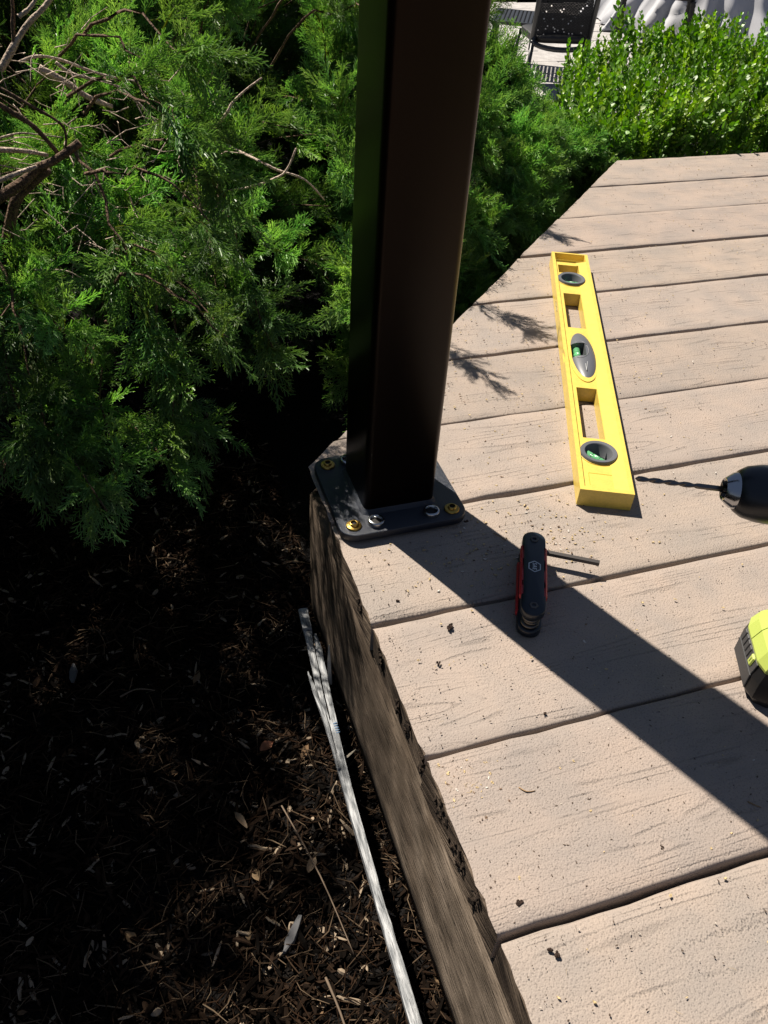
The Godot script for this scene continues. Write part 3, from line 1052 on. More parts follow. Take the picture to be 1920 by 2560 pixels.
func build_furniture() -> void:
	var black := mat("black_wicker", lin(0.012, 0.011, 0.011), 0.5)
	var steel := mat("black_tube", lin(0.03, 0.032, 0.035), 0.35)
	var chair := thing("wicker_chair", "black wicker patio chair seen from behind beyond the hedge", "chair", Vector3(3.86, -1.245, -7.1), Basis(Vector3.UP, -0.18))
	part("backrest", woven(0.47, 0.75, 0.05, 34, 74, 0.032), black, chair, Transform3D(Basis(Vector3.RIGHT, -0.10), Vector3(0, 0.36, 0.22)))
	for s in [-1.0, 1.0]:
		rod(chair, "back_post", steel, [Vector3(s * 0.24, 0.30, 0.20), Vector3(s * 0.243, 0.7, 0.25), Vector3(s * 0.235, 1.1, 0.30)], 0.022)
		rod(chair, "leg", steel, [Vector3(s * 0.235, 0.40, 0.22), Vector3(s * 0.26, 0.2, 0.27), Vector3(s * 0.29, 0.0, 0.33)], 0.017)
		rod(chair, "leg", steel, [Vector3(s * 0.23, 0.38, -0.22), Vector3(s * 0.24, 0.2, -0.23), Vector3(s * 0.26, 0.0, -0.25)], 0.014)
	var seat := mb()
	smooth(seat)
	plate(seat, rounded(0.48, 0.48, 0.10), 0.36, 0.41, 0.012)
	part("seat", done(seat), black, chair)
	var rimp := []
	for k in 13:
		var a := PI * k / 12.0
		rimp.append(Vector3(-cos(a) * 0.25, 0.375 - sin(a) * 0.05, 0.20 + sin(a) * 0.10))
	rod(chair, "seat_rim", steel, rimp, 0.020)

	var table := thing("low_table", "low black mesh topped patio table behind the wicker chair", "table", Vector3(4.02, -1.245, -7.65), Basis(Vector3.UP, -0.5))
	var tb := mb()
	flat(tb)
	for k in 22:
		box(tb, Vector3(-0.38 + k * 0.036, 0.395, 0), Vector3(0.022, 0.008, 0.56), 0.001)
	for k in 14:
		box(tb, Vector3(0, 0.388, -0.27 + k * 0.0415), Vector3(0.80, 0.006, 0.012), 0.001)
	part("mesh_top", done(tb), steel, table)
	var fr := mb()
	flat(fr)
	for s in [-1.0, 1.0]:
		box(fr, Vector3(0, 0.385, s * 0.29), Vector3(0.86, 0.03, 0.03), 0.004)
		box(fr, Vector3(s * 0.415, 0.385, 0), Vector3(0.03, 0.03, 0.55), 0.004)
	part("frame", done(fr), steel, table)
	for s in [[-1, -1], [1, -1], [-1, 1], [1, 1]]:
		rod(table, "leg", steel, [Vector3(s[0] * 0.40, 0.385, s[1] * 0.27), Vector3(s[0] * 0.405, 0.2, s[1] * 0.272), Vector3(s[0] * 0.41, 0, s[1] * 0.275)], 0.018)
	rod(table, "brace", steel, [Vector3(0.05, 0.38, 0.30), Vector3(-0.12, 0.37, 0.31), Vector3(-0.20, 0.28, 0.33), Vector3(-0.30, 0.10, 0.38), Vector3(-0.33, 0.0, 0.40)], 0.013)

	# a covered table: fabric that hangs in folds to the ground
	var cover := mb()
	smooth(cover)
	var cn := noise(FastNoiseLite.TYPE_SIMPLEX_SMOOTH, 1.0, 17, 2)
	var rings := []
	for r in 40:
		var ring := []
		for k in 160:
			var a := TAU * k / 160
			var t := r / 39.0
			var rad := 0.02 + 0.78 * minf(t / 0.45, 1.0) + maxf(t - 0.45, 0.0) * 0.75
			var y := 0.74 if t < 0.42 else lerpf(0.74, 0.015, pow((t - 0.42) / 0.58, 0.85))
			var fold := sin(a * 11.0 + cn.get_noise_2d(cos(a) * 2.0, sin(a) * 2.0) * 5.0) * 0.20 * maxf(t - 0.42, 0.0)
			var cr := absf(cn.get_noise_3d(cos(a) * rad * 1.3 + 3.0, y * 1.6, sin(a) * rad * 1.3)) * 0.07 * smoothstep(0.35, 0.7, t)
			ring.append(Vector3(cos(a) * (rad + fold + cr) * 1.25, y + cr * 0.3 * (1.0 if t < 0.98 else 0.0), sin(a) * (rad + fold + cr)))
		rings.append(ring)
	for r in 39:
		for k in 160:
			var j := (k + 1) % 160
			var nrm: Vector3 = rings[r][k] + rings[r + 1][j]
			quad(cover, rings[r][k], rings[r][j], rings[r + 1][j], rings[r + 1][k], Vector3(nrm.x, 0.5, nrm.z) if r > 16 else Vector3.UP)
	var cm := mat("cover_cloth", lin(0.56, 0.565, 0.60), 0.8)
	var co := part("table_cover", done(cover), cm)
	co.position = Vector3(7.15, -1.247, -9.35)
	tag(co, "pale grey fabric cover hanging in folds over a patio table", "furniture cover")

	var c2 := thing("wicker_chair", "black wicker chair legs standing in front of the pale covered table", "chair", Vector3(5.72, -1.245, -8.45), Basis(Vector3.UP, -0.55))
	for s in [[-1, 1], [1, 1], [-1, -1], [1, -1]]:
		var pts := []
		var rad := []
		for k in 25:
			var y := 0.46 - k / 24.0 * 0.46
			pts.append(Vector3(s[0] * (0.33 + (0.46 - y) * 0.06), y, s[1] * (0.26 + (0.46 - y) * 0.06)))
			rad.append(0.030 if k % 2 == 0 else 0.024)
		var st := mb()
		smooth(st)
		tube(st, pts, rad, 8)
		part("leg", done(st), black, c2)
	var seat2 := mb()
	smooth(seat2)
	plate(seat2, rounded(0.70, 0.56, 0.08), 0.46, 0.52, 0.012)
	part("seat", done(seat2), black, c2)
	part("backrest", woven(0.68, 0.5, 0.05, 30, 40, 0.03), black, c2, Transform3D(Basis(Vector3.RIGHT, -0.1), Vector3(0, 0.5, 0.26)))

# ---------------------------------------------------------------- post
func build_post() -> void:
	var bronze := make_grit("bronze_powder_coat", Color(0.140, 0.104, 0.078), 0.10, 30.0, 0.05, 111, 0.34, 0.2)
	bronze.metallic = 0.75
	bronze.metallic_specular = 0.30
	var navy := make_grit("dark_powder_coat", Color(0.03, 0.09, 0.175), 0.25, 40.0, 0.35, 121, 0.42, 0.12)
	navy.metallic_specular = 0.6
	var brass := mat("brass", lin(0.62, 0.40, 0.10), 0.28, 1.0)
	var zinc := mat("zinc", lin(0.62, 0.63, 0.64), 0.22, 1.0)
	var hole := mat("dark_hole", lin(0.01, 0.008, 0.007), 0.8)
	var post := thing("metal_post", "dark bronze square metal post standing on the deck corner", "post", Vector3(0.2425, 0, -0.646))
	var base := mb()
	smooth(base)
	plate(base, rounded(0.1365, 0.1325, 0.017, 8), 0.0045, 0.0125, 0.0014)
	part("base_plate", done(base), navy, post)
	var sh := mb()
	smooth(sh)
	var o := rounded(0.0765, 0.0765, 0.0065, 6)
	plate(sh, o, 0.0126, 1.10, 0.0005)
	part("shaft", done(sh), bronze, post, Transform3D(Basis(), Vector3(0.0008, 0, -0.002)))
	var cap := mb()
	smooth(cap)
	plate(cap, rounded(0.084, 0.084, 0.009, 6), 1.1002, 1.118, 0.005)
	part("cap", done(cap), bronze, post, Transform3D(Basis(), Vector3(0.0008, 0, -0.002)))
	var weld := mb()
	smooth(weld)
	for k in o.size():
		var a: Vector2 = o[k]
		var b: Vector2 = o[(k + 1) % o.size()]
		var aa := a * (1.0 + 0.0042 / a.length())
		var bb := b * (1.0 + 0.0042 / b.length())
		quad(weld, Vector3(aa.x, 0.0127, aa.y), Vector3(bb.x, 0.0127, bb.y), Vector3(b.x, 0.0172, b.y), Vector3(a.x, 0.0172, a.y), Vector3(a.x, 0.04, a.y))
	part("weld", done(weld), navy, post, Transform3D(Basis(), Vector3(0.0008, 0, -0.002)))
	# brass levelling screws near the corners, zinc ones between
	var g := mb()
	smooth(g)
	lathe(g, [Vector2(0.0080, 0.0), Vector2(0.0080, 0.0012), Vector2(0.0074, 0.0018)], 28)
	smooth(g, 1)
	lathe(g, [Vector2(0.0074, 0.0018), Vector2(0.0045, 0.0024)], 28)
	smooth(g, 2)
	lathe(g, [Vector2(0.0047, 0.0022), Vector2(0.0045, 0.0044), Vector2(0.0040, 0.0049), Vector2(0.0032, 0.0047)], 28)
	smooth(g, 3)
	lathe(g, [Vector2(0.0032, 0.0047), Vector2(0.0031, 0.0004), Vector2(0.0, 0.0003)], 6)
	flat(g)
	for k in 14:
		var a := TAU * k / 14.0 + 0.2
		box(g, Vector3(cos(a) * 0.0063, 0.0022, sin(a) * 0.0063), Vector3(0.0011, 0.0005, 0.0005), 0.0001, Basis(Vector3.UP, -a))
	var gm := done(g)
	var z := mb()
	smooth(z)
	lathe(z, [Vector2(0.0086, 0.0), Vector2(0.0086, 0.0008), Vector2(0.0079, 0.0018), Vector2(0.0066, 0.0020)], 28)
	smooth(z, 1)
	lathe(z, [Vector2(0.0066, 0.0020), Vector2(0.0056, 0.0004), Vector2(0.0052, -0.0020)], 28)
	smooth(z, 2)
	lathe(z, [Vector2(0.0052, -0.0020), Vector2(0.0050, -0.0030), Vector2(0.0, -0.0031)], 6)
	var zm := done(z)
	var dk := mb()
	smooth(dk)
	lathe(dk, [Vector2(0.0029, 0.0), Vector2(0.0029, 0.0008), Vector2(0.0, 0.0008)], 6)
	var dm := done(dk)
	for sx in [-1.0, 1.0]:
		for sz in [-1.0, 1.0]:
			var b := part("brass_screw", gm, brass, post, Transform3D(Basis(Vector3.UP, rng.randf() * 3.0), Vector3(sx * 0.0532, 0.0126, sz * 0.0515)))
			part("socket", dm, hole, b, Transform3D(Basis(), Vector3(0, 0.0022, 0)))
			# countersunk screw set in its cup, a hair above the plate
			var tilt := Basis(Vector3.RIGHT, rng.randf_range(-0.04, 0.04))
			var c := part("zinc_screw", zm, zinc, post, Transform3D(tilt * Basis(Vector3.UP, rng.randf() * 3.0), Vector3(sx * 0.0300, 0.0160, sz * 0.0525)))
			part("socket", dm, hole, c, Transform3D(Basis.from_scale(Vector3(1.74, 0.5, 1.74)), Vector3(0, -0.0016, 0)))
			var cup := mb()
			smooth(cup)
			lathe(cup, [Vector2(0.0087, -0.0033), Vector2(0.0087, 0.0004)], 28)
			part("collar", done(cup), zinc, c)

# ---------------------------------------------------------------- spirit level
func csg_box(parent: Node, c: Vector3, s: Vector3, op: int, b := Basis()) -> CSGBox3D:
	var o := CSGBox3D.new()
	o.name = child_name(parent, "cut" if op == CSGShape3D.OPERATION_SUBTRACTION else "block")
	o.size = s
	o.operation = op
	o.transform = Transform3D(b, c)
	parent.add_child(o, true)
	return o

func csg_round(parent: Node, c: Vector3, r: float, h: float, op: int, s := Vector3.ONE) -> CSGCylinder3D:
	var o := CSGCylinder3D.new()
	o.name = child_name(parent, "round_cut" if op == CSGShape3D.OPERATION_SUBTRACTION else "boss")
	o.radius = r
	o.height = h
	o.sides = 40
	o.operation = op
	o.transform = Transform3D(Basis.from_scale(s), c)
	parent.add_child(o, true)
	return o

func build_level() -> void:
	var yellow := make_grit("yellow_plastic", Color(0.93, 0.81, 0.385), 0.06, 9.0, 0.04, 151, 0.36, 0.05)
	yellow.metallic_specular = 0.5
	var grey := mat("grey_plastic", lin(0.13, 0.135, 0.15), 0.42)
	var dark := mat("black_plastic", lin(0.012, 0.013, 0.014), 0.5)
	var vial := mat("green_vial", lin(0.30, 0.90, 0.42, 0.45), 0.08)
	vial.refraction_enabled = true
	vial.refraction_scale = 0.045
	var mark := mat("vial_mark", lin(0.01, 0.02, 0.015), 0.5)
	H.bubble = mat("pale_bubble", lin(0.62, 0.92, 0.66), 0.2)
	var V := Vector3(0.9153, 0, 0.4028)
	var lv := thing("spirit_level", "yellow plastic spirit level with three green vials lying on the deck", "spirit level", Vector3(0.4368, 0.0006, -0.5805), Basis(V, Vector3.UP, V.cross(Vector3.UP)))
	# local: x across from the left rail, z = minus the distance from the near end
	var L := 0.6232
	var W := 0.0582
	var T := 0.0224
	var SUB := CSGShape3D.OPERATION_SUBTRACTION
	var ADD := CSGShape3D.OPERATION_UNION
	var body := CSGCombiner3D.new()
	body.name = "body"
	lv.add_child(body)
	csg_box(body, Vector3(W / 2, T / 2, -L / 2), Vector3(W, T, L), ADD)
	# recessed web, sloping up to the right rail
	csg_box(body, Vector3(0.0215, T, -0.300), Vector3(0.0325, 0.0064, 0.588), SUB)
	csg_box(body, Vector3(0.0450, T + 0.0042, -0.300), Vector3(0.0200, 0.0110, 0.588), SUB, Basis(Vector3.BACK, 0.17))
	csg_box(body, Vector3(0.029, T, -0.607), Vector3(0.0485, 0.026, 0.0252), SUB)
	# bosses round the vials
	csg_round(body, Vector3(0.0265, 0.0105, -0.0718), 0.0222, 0.0190, ADD)
	csg_round(body, Vector3(0.0262, 0.0105, -0.5272), 0.0222, 0.0190, ADD)
	csg_round(body, Vector3(0.0262, 0.0105, -0.295), 0.0195, 0.0196, ADD, Vector3(1, 1, 3.35))
	csg_round(body, Vector3(0.0265, 0.012, -0.0718), 0.0160, 0.05, SUB)
	csg_round(body, Vector3(0.0262, 0.012, -0.5272), 0.0160, 0.05, SUB)
	# near end plate stays high
	csg_box(body, Vector3(0.0314, 0.0097, -0.0260), Vector3(0.0503, 0.0194, 0.041), ADD)
	# windows
	csg_box(body, Vector3(0.0243, 0.01, -0.1570), Vector3(0.0258, 0.05, 0.1100), SUB)
	csg_box(body, Vector3(0.0240, 0.01, -0.4255), Vector3(0.0258, 0.05, 0.1080), SUB)
	csg_box(body, Vector3(0.0247, 0.01, -0.5670), Vector3(0.0322, 0.05, 0.0290), SUB)
	csg_round(body, Vector3(0.0262, 0.0105, -0.295), 0.0200, 0.0198, ADD, Vector3(1, 1, 3.45))
	csg_box(body, Vector3(0.0225, 0.012, -0.2995), Vector3(0.0230, 0.05, 0.0360), SUB)
	# the reading notch in the left rail
	csg_round(body, Vector3(-0.006, T, -0.287), 0.0075, 0.012, SUB, Vector3(1, 1, 3.2))
	for c in body.find_children("*", "CSGShape3D", true, false):
		c.material = yellow
	var sq := mb()
	flat(sq)
	for k in 5:
		tube(sq, [Vector3(-0.0002, 0.0125 + 0.002 * (k % 2), -0.462 + k * 0.0075), Vector3(-0.0002, 0.0145 - 0.003 * (k % 2), -0.456 + k * 0.0075)], [0.0004, 0.0003], 4)
	part("pen_mark", done(sq), mark, lv)
	# a moulded line on the near end
	var ln := mb()
	flat(ln)
	box(ln, Vector3(0.0250, 0.01945, -0.0340), Vector3(0.0255, 0.0004, 0.0009), 0.0001, Basis(Vector3.UP, -0.02))
	box(ln, Vector3(0.0122, 0.01945, -0.0235), Vector3(0.0006, 0.0003, 0.021), 0.0001)
	part("moulded_line", done(ln), mat("yellow_shade", lin(0.62, 0.42, 0.02), 0.5), lv)
	for e in [[Vector3(0.0265, 0, -0.0718), 0.72], [Vector3(0.0262, 0, -0.5272), 0.02]]:
		var r := mb()
		smooth(r)
		lathe(r, [Vector2(0.0212, 0.015), Vector2(0.0212, 0.0222), Vector2(0.0204, 0.0232)], 48)
		smooth(r, 1)
		lathe(r, [Vector2(0.0204, 0.0232), Vector2(0.0164, 0.0228)], 48)
		smooth(r, 2)
		lathe(r, [Vector2(0.0164, 0.0228), Vector2(0.0150, 0.0215), Vector2(0.0148, 0.006), Vector2(0.0, 0.0055)], 48)
		var at := Transform3D(Basis(Vector3.UP, -float(e[1])), e[0])
		var ring := part("vial_ring", done(r), grey, lv, at)
		var h := mb()
		smooth(h)
		lathe(h, [Vector2(0.0145, 0.0062), Vector2(0.0, 0.0062)], 32)
		part("vial_well", done(h), dark, ring)
		make_vial(ring, vial, mark, Transform3D(Basis(Vector3.BACK, PI / 2), Vector3(0, 0.0135, 0.0035)), 0.0135)
	# grey oval housing of the middle vial
	var oval := CSGCombiner3D.new()
	oval.name = "centre_housing"
	lv.add_child(oval)
	var sp := CSGSphere3D.new()
	sp.name = "dome"
	sp.radius = 1.0
	sp.radial_segments = 48
	sp.rings = 24
	sp.transform = Transform3D(Basis(Vector3.UP, 0.03) * Basis.from_scale(Vector3(0.0172, 0.0098, 0.0630)), Vector3(0.0262, 0.0170, -0.295))
	oval.add_child(sp)
	csg_box(oval, Vector3(0.0175, 0.025, -0.2995), Vector3(0.0225, 0.028, 0.0345), SUB)
	for c in oval.find_children("*", "CSGShape3D", true, false):
		c.material = grey
	var well := mb()
	flat(well)
	box(well, Vector3(0.0180, 0.0095, -0.2995), Vector3(0.0215, 0.003, 0.0335), 0.0003)
	part("vial_well", done(well), dark, lv)
	var mid := Node3D.new()
	mid.name = "centre_vial"
	mid.position = Vector3(0.0195, 0.0158, -0.2975)
	lv.add_child(mid)
	make_vial(mid, vial, mark, Transform3D(Basis(Vector3.RIGHT, PI / 2), Vector3.ZERO), 0.0165)
	var rim_ := mb()
	smooth(rim_)
	var circ := []
	var rr := []
	for k in 22:
		var a := -2.0 + 4.0 * k / 21.0
		var dx := cos(a) * 0.0115
		var dz := sin(a) * 0.0225
		var yy := 0.0170 + 0.0098 * sqrt(maxf(0.0, 1.0 - pow((dx - 0.0050) / 0.0172, 2) - pow((dz - 0.0045) / 0.063, 2)))
		circ.append(Vector3(0.0212 + dx, yy, -0.2995 + dz))
		rr.append(0.0006)
	tube(rim_, circ, rr, 5)
	part("housing_rim", done(rim_), mat("light_grey_plastic", lin(0.22, 0.225, 0.24), 0.4), lv)
	var arrow := mb()
	flat(arrow)
	for q in [[Vector3(0.0258, 0.0262, -0.262), Vector3(0.0262, 0.0252, -0.247)], [Vector3(0.0290, 0.0258, -0.268), Vector3(0.0262, 0.0252, -0.247)]]:
		tube(arrow, q, [0.00035, 0.00035], 4)
	part("arrow_mark", done(arrow), mat("arrow_print", lin(0.55, 0.56, 0.57), 0.5), lv)

func make_vial(parent: Node, glass: Material, mark: Material, at: Transform3D, half: float) -> void:
	var st := mb()
	smooth(st)
	lathe(st, [Vector2(0.0, -half), Vector2(0.0038, -half), Vector2(0.0047, -half + 0.0012), Vector2(0.0047, half - 0.0012), Vector2(0.0038, half), Vector2(0.0, half)], 24)
	var v := part("vial", done(st), glass, parent, at)
	var rg := mb()
	smooth(rg)
	for y in [-0.0048, 0.0048]:
		lathe(rg, [Vector2(0.00485, y - 0.00035), Vector2(0.00485, y + 0.00035)], 24)
	part("vial_lines", done(rg), mark, v)
	var bb := mb()
	smooth(bb)
	lathe(bb, [Vector2(0.0, -0.0042), Vector2(0.0016, -0.0036), Vector2(0.0022, 0.0), Vector2(0.0016, 0.0036), Vector2(0.0, 0.0042)], 16, Transform3D(at.basis.inverse() * Basis.from_scale(Vector3.ONE) * at.basis, at.basis.inverse() * Vector3(0, 0.0029, 0)))
	part("bubble", done(bb), H.bubble, v)

# ---------------------------------------------------------------- folding key set
func capsule_outline(len_: float, w: float, seg := 12) -> Array:
	var out := []
	for k in seg + 1:
		var a := PI * k / seg
		out.append(Vector2(cos(a) * w, -w + sin(a) * w))
	for k in seg + 1:
		var a := PI + PI * k / seg
		out.append(Vector2(cos(a) * w, -(len_ - w) + sin(a) * w))
	return out

func hex_rod(st: SurfaceTool, a: Vector3, b: Vector3, r: float) -> void:
	tube(st, [a, b], [r, r], 6)

func build_key_set() -> void:
	var black := mat("black_grip", lin(0.006, 0.012, 0.022), 0.38)
	var red := mat("red_grip", lin(0.62, 0.026, 0.032), 0.45)
	var iron := mat("dark_steel", lin(0.16, 0.15, 0.14), 0.35, 1.0)
	var oxide := mat("black_oxide_steel", lin(0.14, 0.125, 0.115), 0.42, 0.7)
	var white := mat("white_print", lin(0.75, 0.77, 0.78), 0.5)
	var P := Vector3(0.899, 0, 0.438).normalized()
	var ks := thing("hex_key_set", "black and red folding hex key set with one key folded out", "hex key set", Vector3(0.3043, 0.0006, -0.4223), Basis(P, Vector3.UP, P.cross(Vector3.UP)))
	var L := 0.1125
	for e in [[0.0, 0.0072], [0.0228, 0.0300]]:
		var st := mb()
		smooth(st)
		var pl := capsule_outline(L, 0.0112)
		plate(st, pl, e[0], e[1], 0.0016)
		var body := part("side_plate", done(st), black, ks)
		for s in [-1.0, 1.0]:
			var rd := mb()
			flat(rd)
			box(rd, Vector3(s * 0.0104, (e[0] + e[1]) / 2 - 0.0001, -0.0575), Vector3(0.0044, e[1] - e[0] + 0.0002, 0.068), 0.0014)
			part("red_inlay", done(rd), red, body)
	for z in [-0.0118, -L + 0.0118]:
		var pv := mb()
		smooth(pv)
		lathe(pv, [Vector2(0.0042, 0.0296), Vector2(0.0042, 0.0306), Vector2(0.0036, 0.0309)], 6)
		flat(pv)
		lathe(pv, [Vector2(0.0036, 0.0309), Vector2(0.0023, 0.0308), Vector2(0.0020, 0.0299), Vector2(0, 0.0299)], 6)
		part("pivot_screw", done(pv), oxide, ks, Transform3D(Basis(), Vector3(0, 0, z)))
		# eyes of the keys stacked round the pivot
		for k in 4:
			var ey := mb()
			smooth(ey)
			var y0 := 0.0074 + k * 0.0039
			var r: float = [0.0086, 0.0080, 0.0085, 0.0079][k]
			lathe(ey, [Vector2(0.0, y0), Vector2(r - 0.0006, y0), Vector2(r, y0 + 0.0006), Vector2(r, y0 + 0.0028), Vector2(r - 0.0006, y0 + 0.0034), Vector2(0.0, y0 + 0.0034)], 24)
			part("key_eye", done(ey), iron, ks, Transform3D(Basis(), Vector3((k % 2) * 0.0008, 0, z + (0.0006 if k % 2 == 0 else 0.0))))
	for k in 3:
		var hk := mb()
		flat(hk)
		var y := 0.0094 + k * 0.0045
		hex_rod(hk, Vector3(-0.006 + 0.006 * k, y, -0.014), Vector3(-0.005 + 0.005 * k, y, -0.082 - 0.004 * k), 0.0018 + 0.0003 * k)
		part("folded_key", done(hk), iron, ks)
	var out := mb()
	flat(out)
	hex_rod(out, Vector3(0.003, 0.0135, -0.1030), Vector3(0.0665, 0.0130, -0.0978), 0.0033)
	part("open_key", done(out), oxide, ks)
	# the printed hexagon with its letters
	var hx := mb()
	flat(hx)
	for k in 6:
		var a := TAU * k / 6.0
		var b := TAU * (k + 1) / 6.0
		var f := func(an: float, r: float) -> Vector3: return Vector3(sin(an) * r * 0.9, 0.03012, cos(an) * r * 1.05)
		quad(hx, f.call(a, 0.0074), f.call(b, 0.0074), f.call(b, 0.0063), f.call(a, 0.0063), Vector3.UP)
	part("hexagon_print", done(hx), white, ks, Transform3D(Basis(), Vector3(0.0006, 0, -0.0625)))
	var tm := TextMesh.new()
	tm.text = "SAE"
	var fnt := SystemFont.new()
	fnt.font_names = PackedStringArray(["Droid Sans"])
	fnt.font_weight = 700
	tm.font = fnt
	tm.font_size = 32
	tm.pixel_size = 0.00017
	tm.depth = 0.0002
	part("letters", tm, white, ks, Transform3D(Basis(Vector3(0, 0, 1), Vector3(1, 0, 0), Vector3(0, 1, 0)), Vector3(0.0006, 0.0302, -0.0625)))

# ---------------------------------------------------------------- drill
func build_drill() -> void:
	var black := mat("chuck_black", lin(0.009, 0.012, 0.018), 0.34)
	var chrome := mat("chuck_steel", lin(0.55, 0.56, 0.58), 0.18, 1.0)
	var bitm := mat("bit_steel", lin(0.22, 0.20, 0.185), 0.32, 1.0)
	var lime := mat("lime_plastic", lin(0.52, 0.62, 0.13), 0.42)
	var grey := mat("charcoal_plastic", lin(0.045, 0.046, 0.05), 0.55)
	var rub := mat("black_battery", lin(0.012, 0.012, 0.013), 0.45)
	var F := Vector3(-0.902, 0, -0.431).normalized()
	var dr := thing("cordless_drill", "lime green and black cordless drill standing at the right edge of the view", "drill", Vector3(0.515, 0, -0.311), Basis(Vector3.UP.cross(-F), Vector3.UP, -F))
	# local: -z is where the bit points; everything along the axis sits at y = 0.2
	var ax := func(y0: float) -> Transform3D: return Transform3D(Basis(Vector3.RIGHT, -PI / 2), Vector3(0, 0.2, y0))
	var ch := mb()
	smooth(ch)
	lathe(ch, [Vector2(0.0195, 0.0), Vector2(0.0215, 0.004), Vector2(0.0218, 0.026), Vector2(0.0212, 0.034), Vector2(0.0190, 0.0435), Vector2(0.0155, 0.0490), Vector2(0.0122, 0.0510)], 40)
	var chuck := part("chuck", done(ch), black, dr, ax.call(-0.0695))
	var nose := mb()
	smooth(nose)
	lathe(nose, [Vector2(0.0136, 0.0500), Vector2(0.0130, 0.0530), Vector2(0.0085, 0.0585)], 36)
	smooth(nose, 1)
	lathe(nose, [Vector2(0.0085, 0.0585), Vector2(0.0060, 0.0580), Vector2(0.0052, 0.0540), Vector2(0.0, 0.054)], 36)
	part("chuck_nose", done(nose), chrome, chuck)
	for k in 3:
		var jaw := mb()
		flat(jaw)
		var a := TAU * k / 3.0 + 0.5
		box(jaw, Vector3(cos(a) * 0.0042, 0.0565, sin(a) * 0.0042), Vector3(0.0035, 0.006, 0.0022), 0.0004, Basis(Vector3.UP, -a))
		part("jaw", done(jaw), bitm, chuck)
	var gr := mb()
	flat(gr)
	for k in 26:
		var a := TAU * k / 26.0
		box(gr, Vector3(cos(a) * 0.0217, 0.013, sin(a) * 0.0217), Vector3(0.0010, 0.016, 0.0022), 0.0003, Basis(Vector3.UP, -a))
	part("grip_ribs", done(gr), black, chuck)
	# twist bit: plain shank, then two flutes
	var bt := mb()
	smooth(bt)
	lathe(bt, [Vector2(0.0, 0.0), Vector2(0.0021, 0.0), Vector2(0.0021, 0.034)], 16)
	var prev := []
	for i in 61:
		var s := i / 60.0
		var y := 0.034 + s * 0.046
		var tw := s * TAU * 2.1
		var ring := []
		for k in 16:
			var a := TAU * k / 16.0
			var flute := pow(absf(cos(a)), 3.0) * minf(s * 10.0, 1.0)
			var r := 0.0021 * (1.0 - 0.55 * flute)
			if s > 0.96:
				r *= 1.0 - (s - 0.96) * 18.0
			ring.append(Vector3(cos(a + tw) * r, y, sin(a + tw) * r))
		if prev:
			for k in 16:
				var j := (k + 1) % 16
				var n: Vector3 = prev[k] + prev[j]
				quad(bt, prev[k], prev[j], ring[j], ring[k], Vector3(n.x, 0, n.z))
		prev = ring
	part("drill_bit", done(bt), bitm, dr, ax.call(-0.1120))
	# gearbox, motor and handle
	var hs := mb()
	smooth(hs)
	lathe(hs, [Vector2(0.0, 0.0), Vector2(0.022, 0.0), Vector2(0.028, 0.006), Vector2(0.0305, 0.03), Vector2(0.0305, 0.07), Vector2(0.028, 0.105), Vector2(0.0255, 0.125), Vector2(0.019, 0.130), Vector2(0.0, 0.131)], 32)
	part("motor_housing", done(hs), lime, dr, ax.call(0.058))
	var cl := mb()
	smooth(cl)
	lathe(cl, [Vector2(0.0255, 0.0), Vector2(0.0262, 0.003), Vector2(0.0240, 0.017), Vector2(0.020, 0.019)], 32)
	part("torque_ring", done(cl), grey, dr, ax.call(-0.053))
	var hd := mb()
	smooth(hd)
	tube(hd, [Vector3(0, 0.048, 0.006), Vector3(0, 0.08, 0.008), Vector3(0, 0.12, 0.014), Vector3(0, 0.15, 0.016), Vector3(0, 0.185, 0.014)], [0.026, 0.019, 0.0185, 0.020, 0.024], 18)
	part("handle", done(hd), grey, dr)
	var tg := mb()
	flat(tg)
	box(tg, Vector3(0, 0.148, -0.012), Vector3(0.014, 0.026, 0.016), 0.004)
	part("trigger", done(tg), rub, dr)
	# lime foot of the handle with its moulded seam
	var ft := mb()
	flat(ft)
	loft(ft, [[0.0402, 0.0535, 0.0345, 0.015], [0.0430, 0.0540, 0.0345, 0.015], [0.0545, 0.0492, 0.0325, 0.014], [0.0620, 0.0425, 0.0290, 0.012], [0.0655, 0.0360, 0.0245, 0.010]])
	var foot := part("foot", done(ft), lime, dr)
	var sm := mb()
	flat(sm)
	tube(sm, [Vector3(0.005, 0.0430, -0.0541), Vector3(0.005, 0.0545, -0.0494), Vector3(0.005, 0.0620, -0.0427), Vector3(0.005, 0.0656, -0.0362), Vector3(0.005, 0.0656, 0.03)], [0.00035, 0.00035, 0.00035, 0.00035, 0.00035], 4)
	part("seam", done(sm), mat("seam_shade", lin(0.20, 0.26, 0.02), 0.6), foot)
	# battery: shade of its sides put into the black, lit front left grey
	var bt2 := mb()
	flat(bt2)
	loft(bt2, [[0.0, 0.0490, 0.0330, 0.014], [0.0100, 0.0545, 0.0360, 0.015], [0.0270, 0.0545, 0.0360, 0.015], [0.0400, 0.0525, 0.0345, 0.015]])
	var bat := part("battery", done(bt2), rub, dr)
	var pn := mb()
	flat(pn)
	box(pn, Vector3(0.0, 0.0185, -0.0548), Vector3(0.0435, 0.0168, 0.0014), 0.0005)
	part("front_panel", done(pn), grey, bat)
	var bn := mb()
	flat(bn)
	box(bn, Vector3(0.0, 0.0336, -0.0538), Vector3(0.0430, 0.0122, 0.0012), 0.0004, Basis(Vector3.RIGHT, 0.155))
	part("latch_band", done(bn), grey, bat)
	for k in 4:
		var rb := mb()
		flat(rb)
		box(rb, Vector3(0.0180 - k * 0.0063, 0.0338, -0.0545), Vector3(0.0054, 0.0105, 0.0016), 0.0006, Basis(Vector3.RIGHT, 0.155))
		part("latch_rib", done(rb), grey, bat)
	var lb := mb()
	flat(lb)
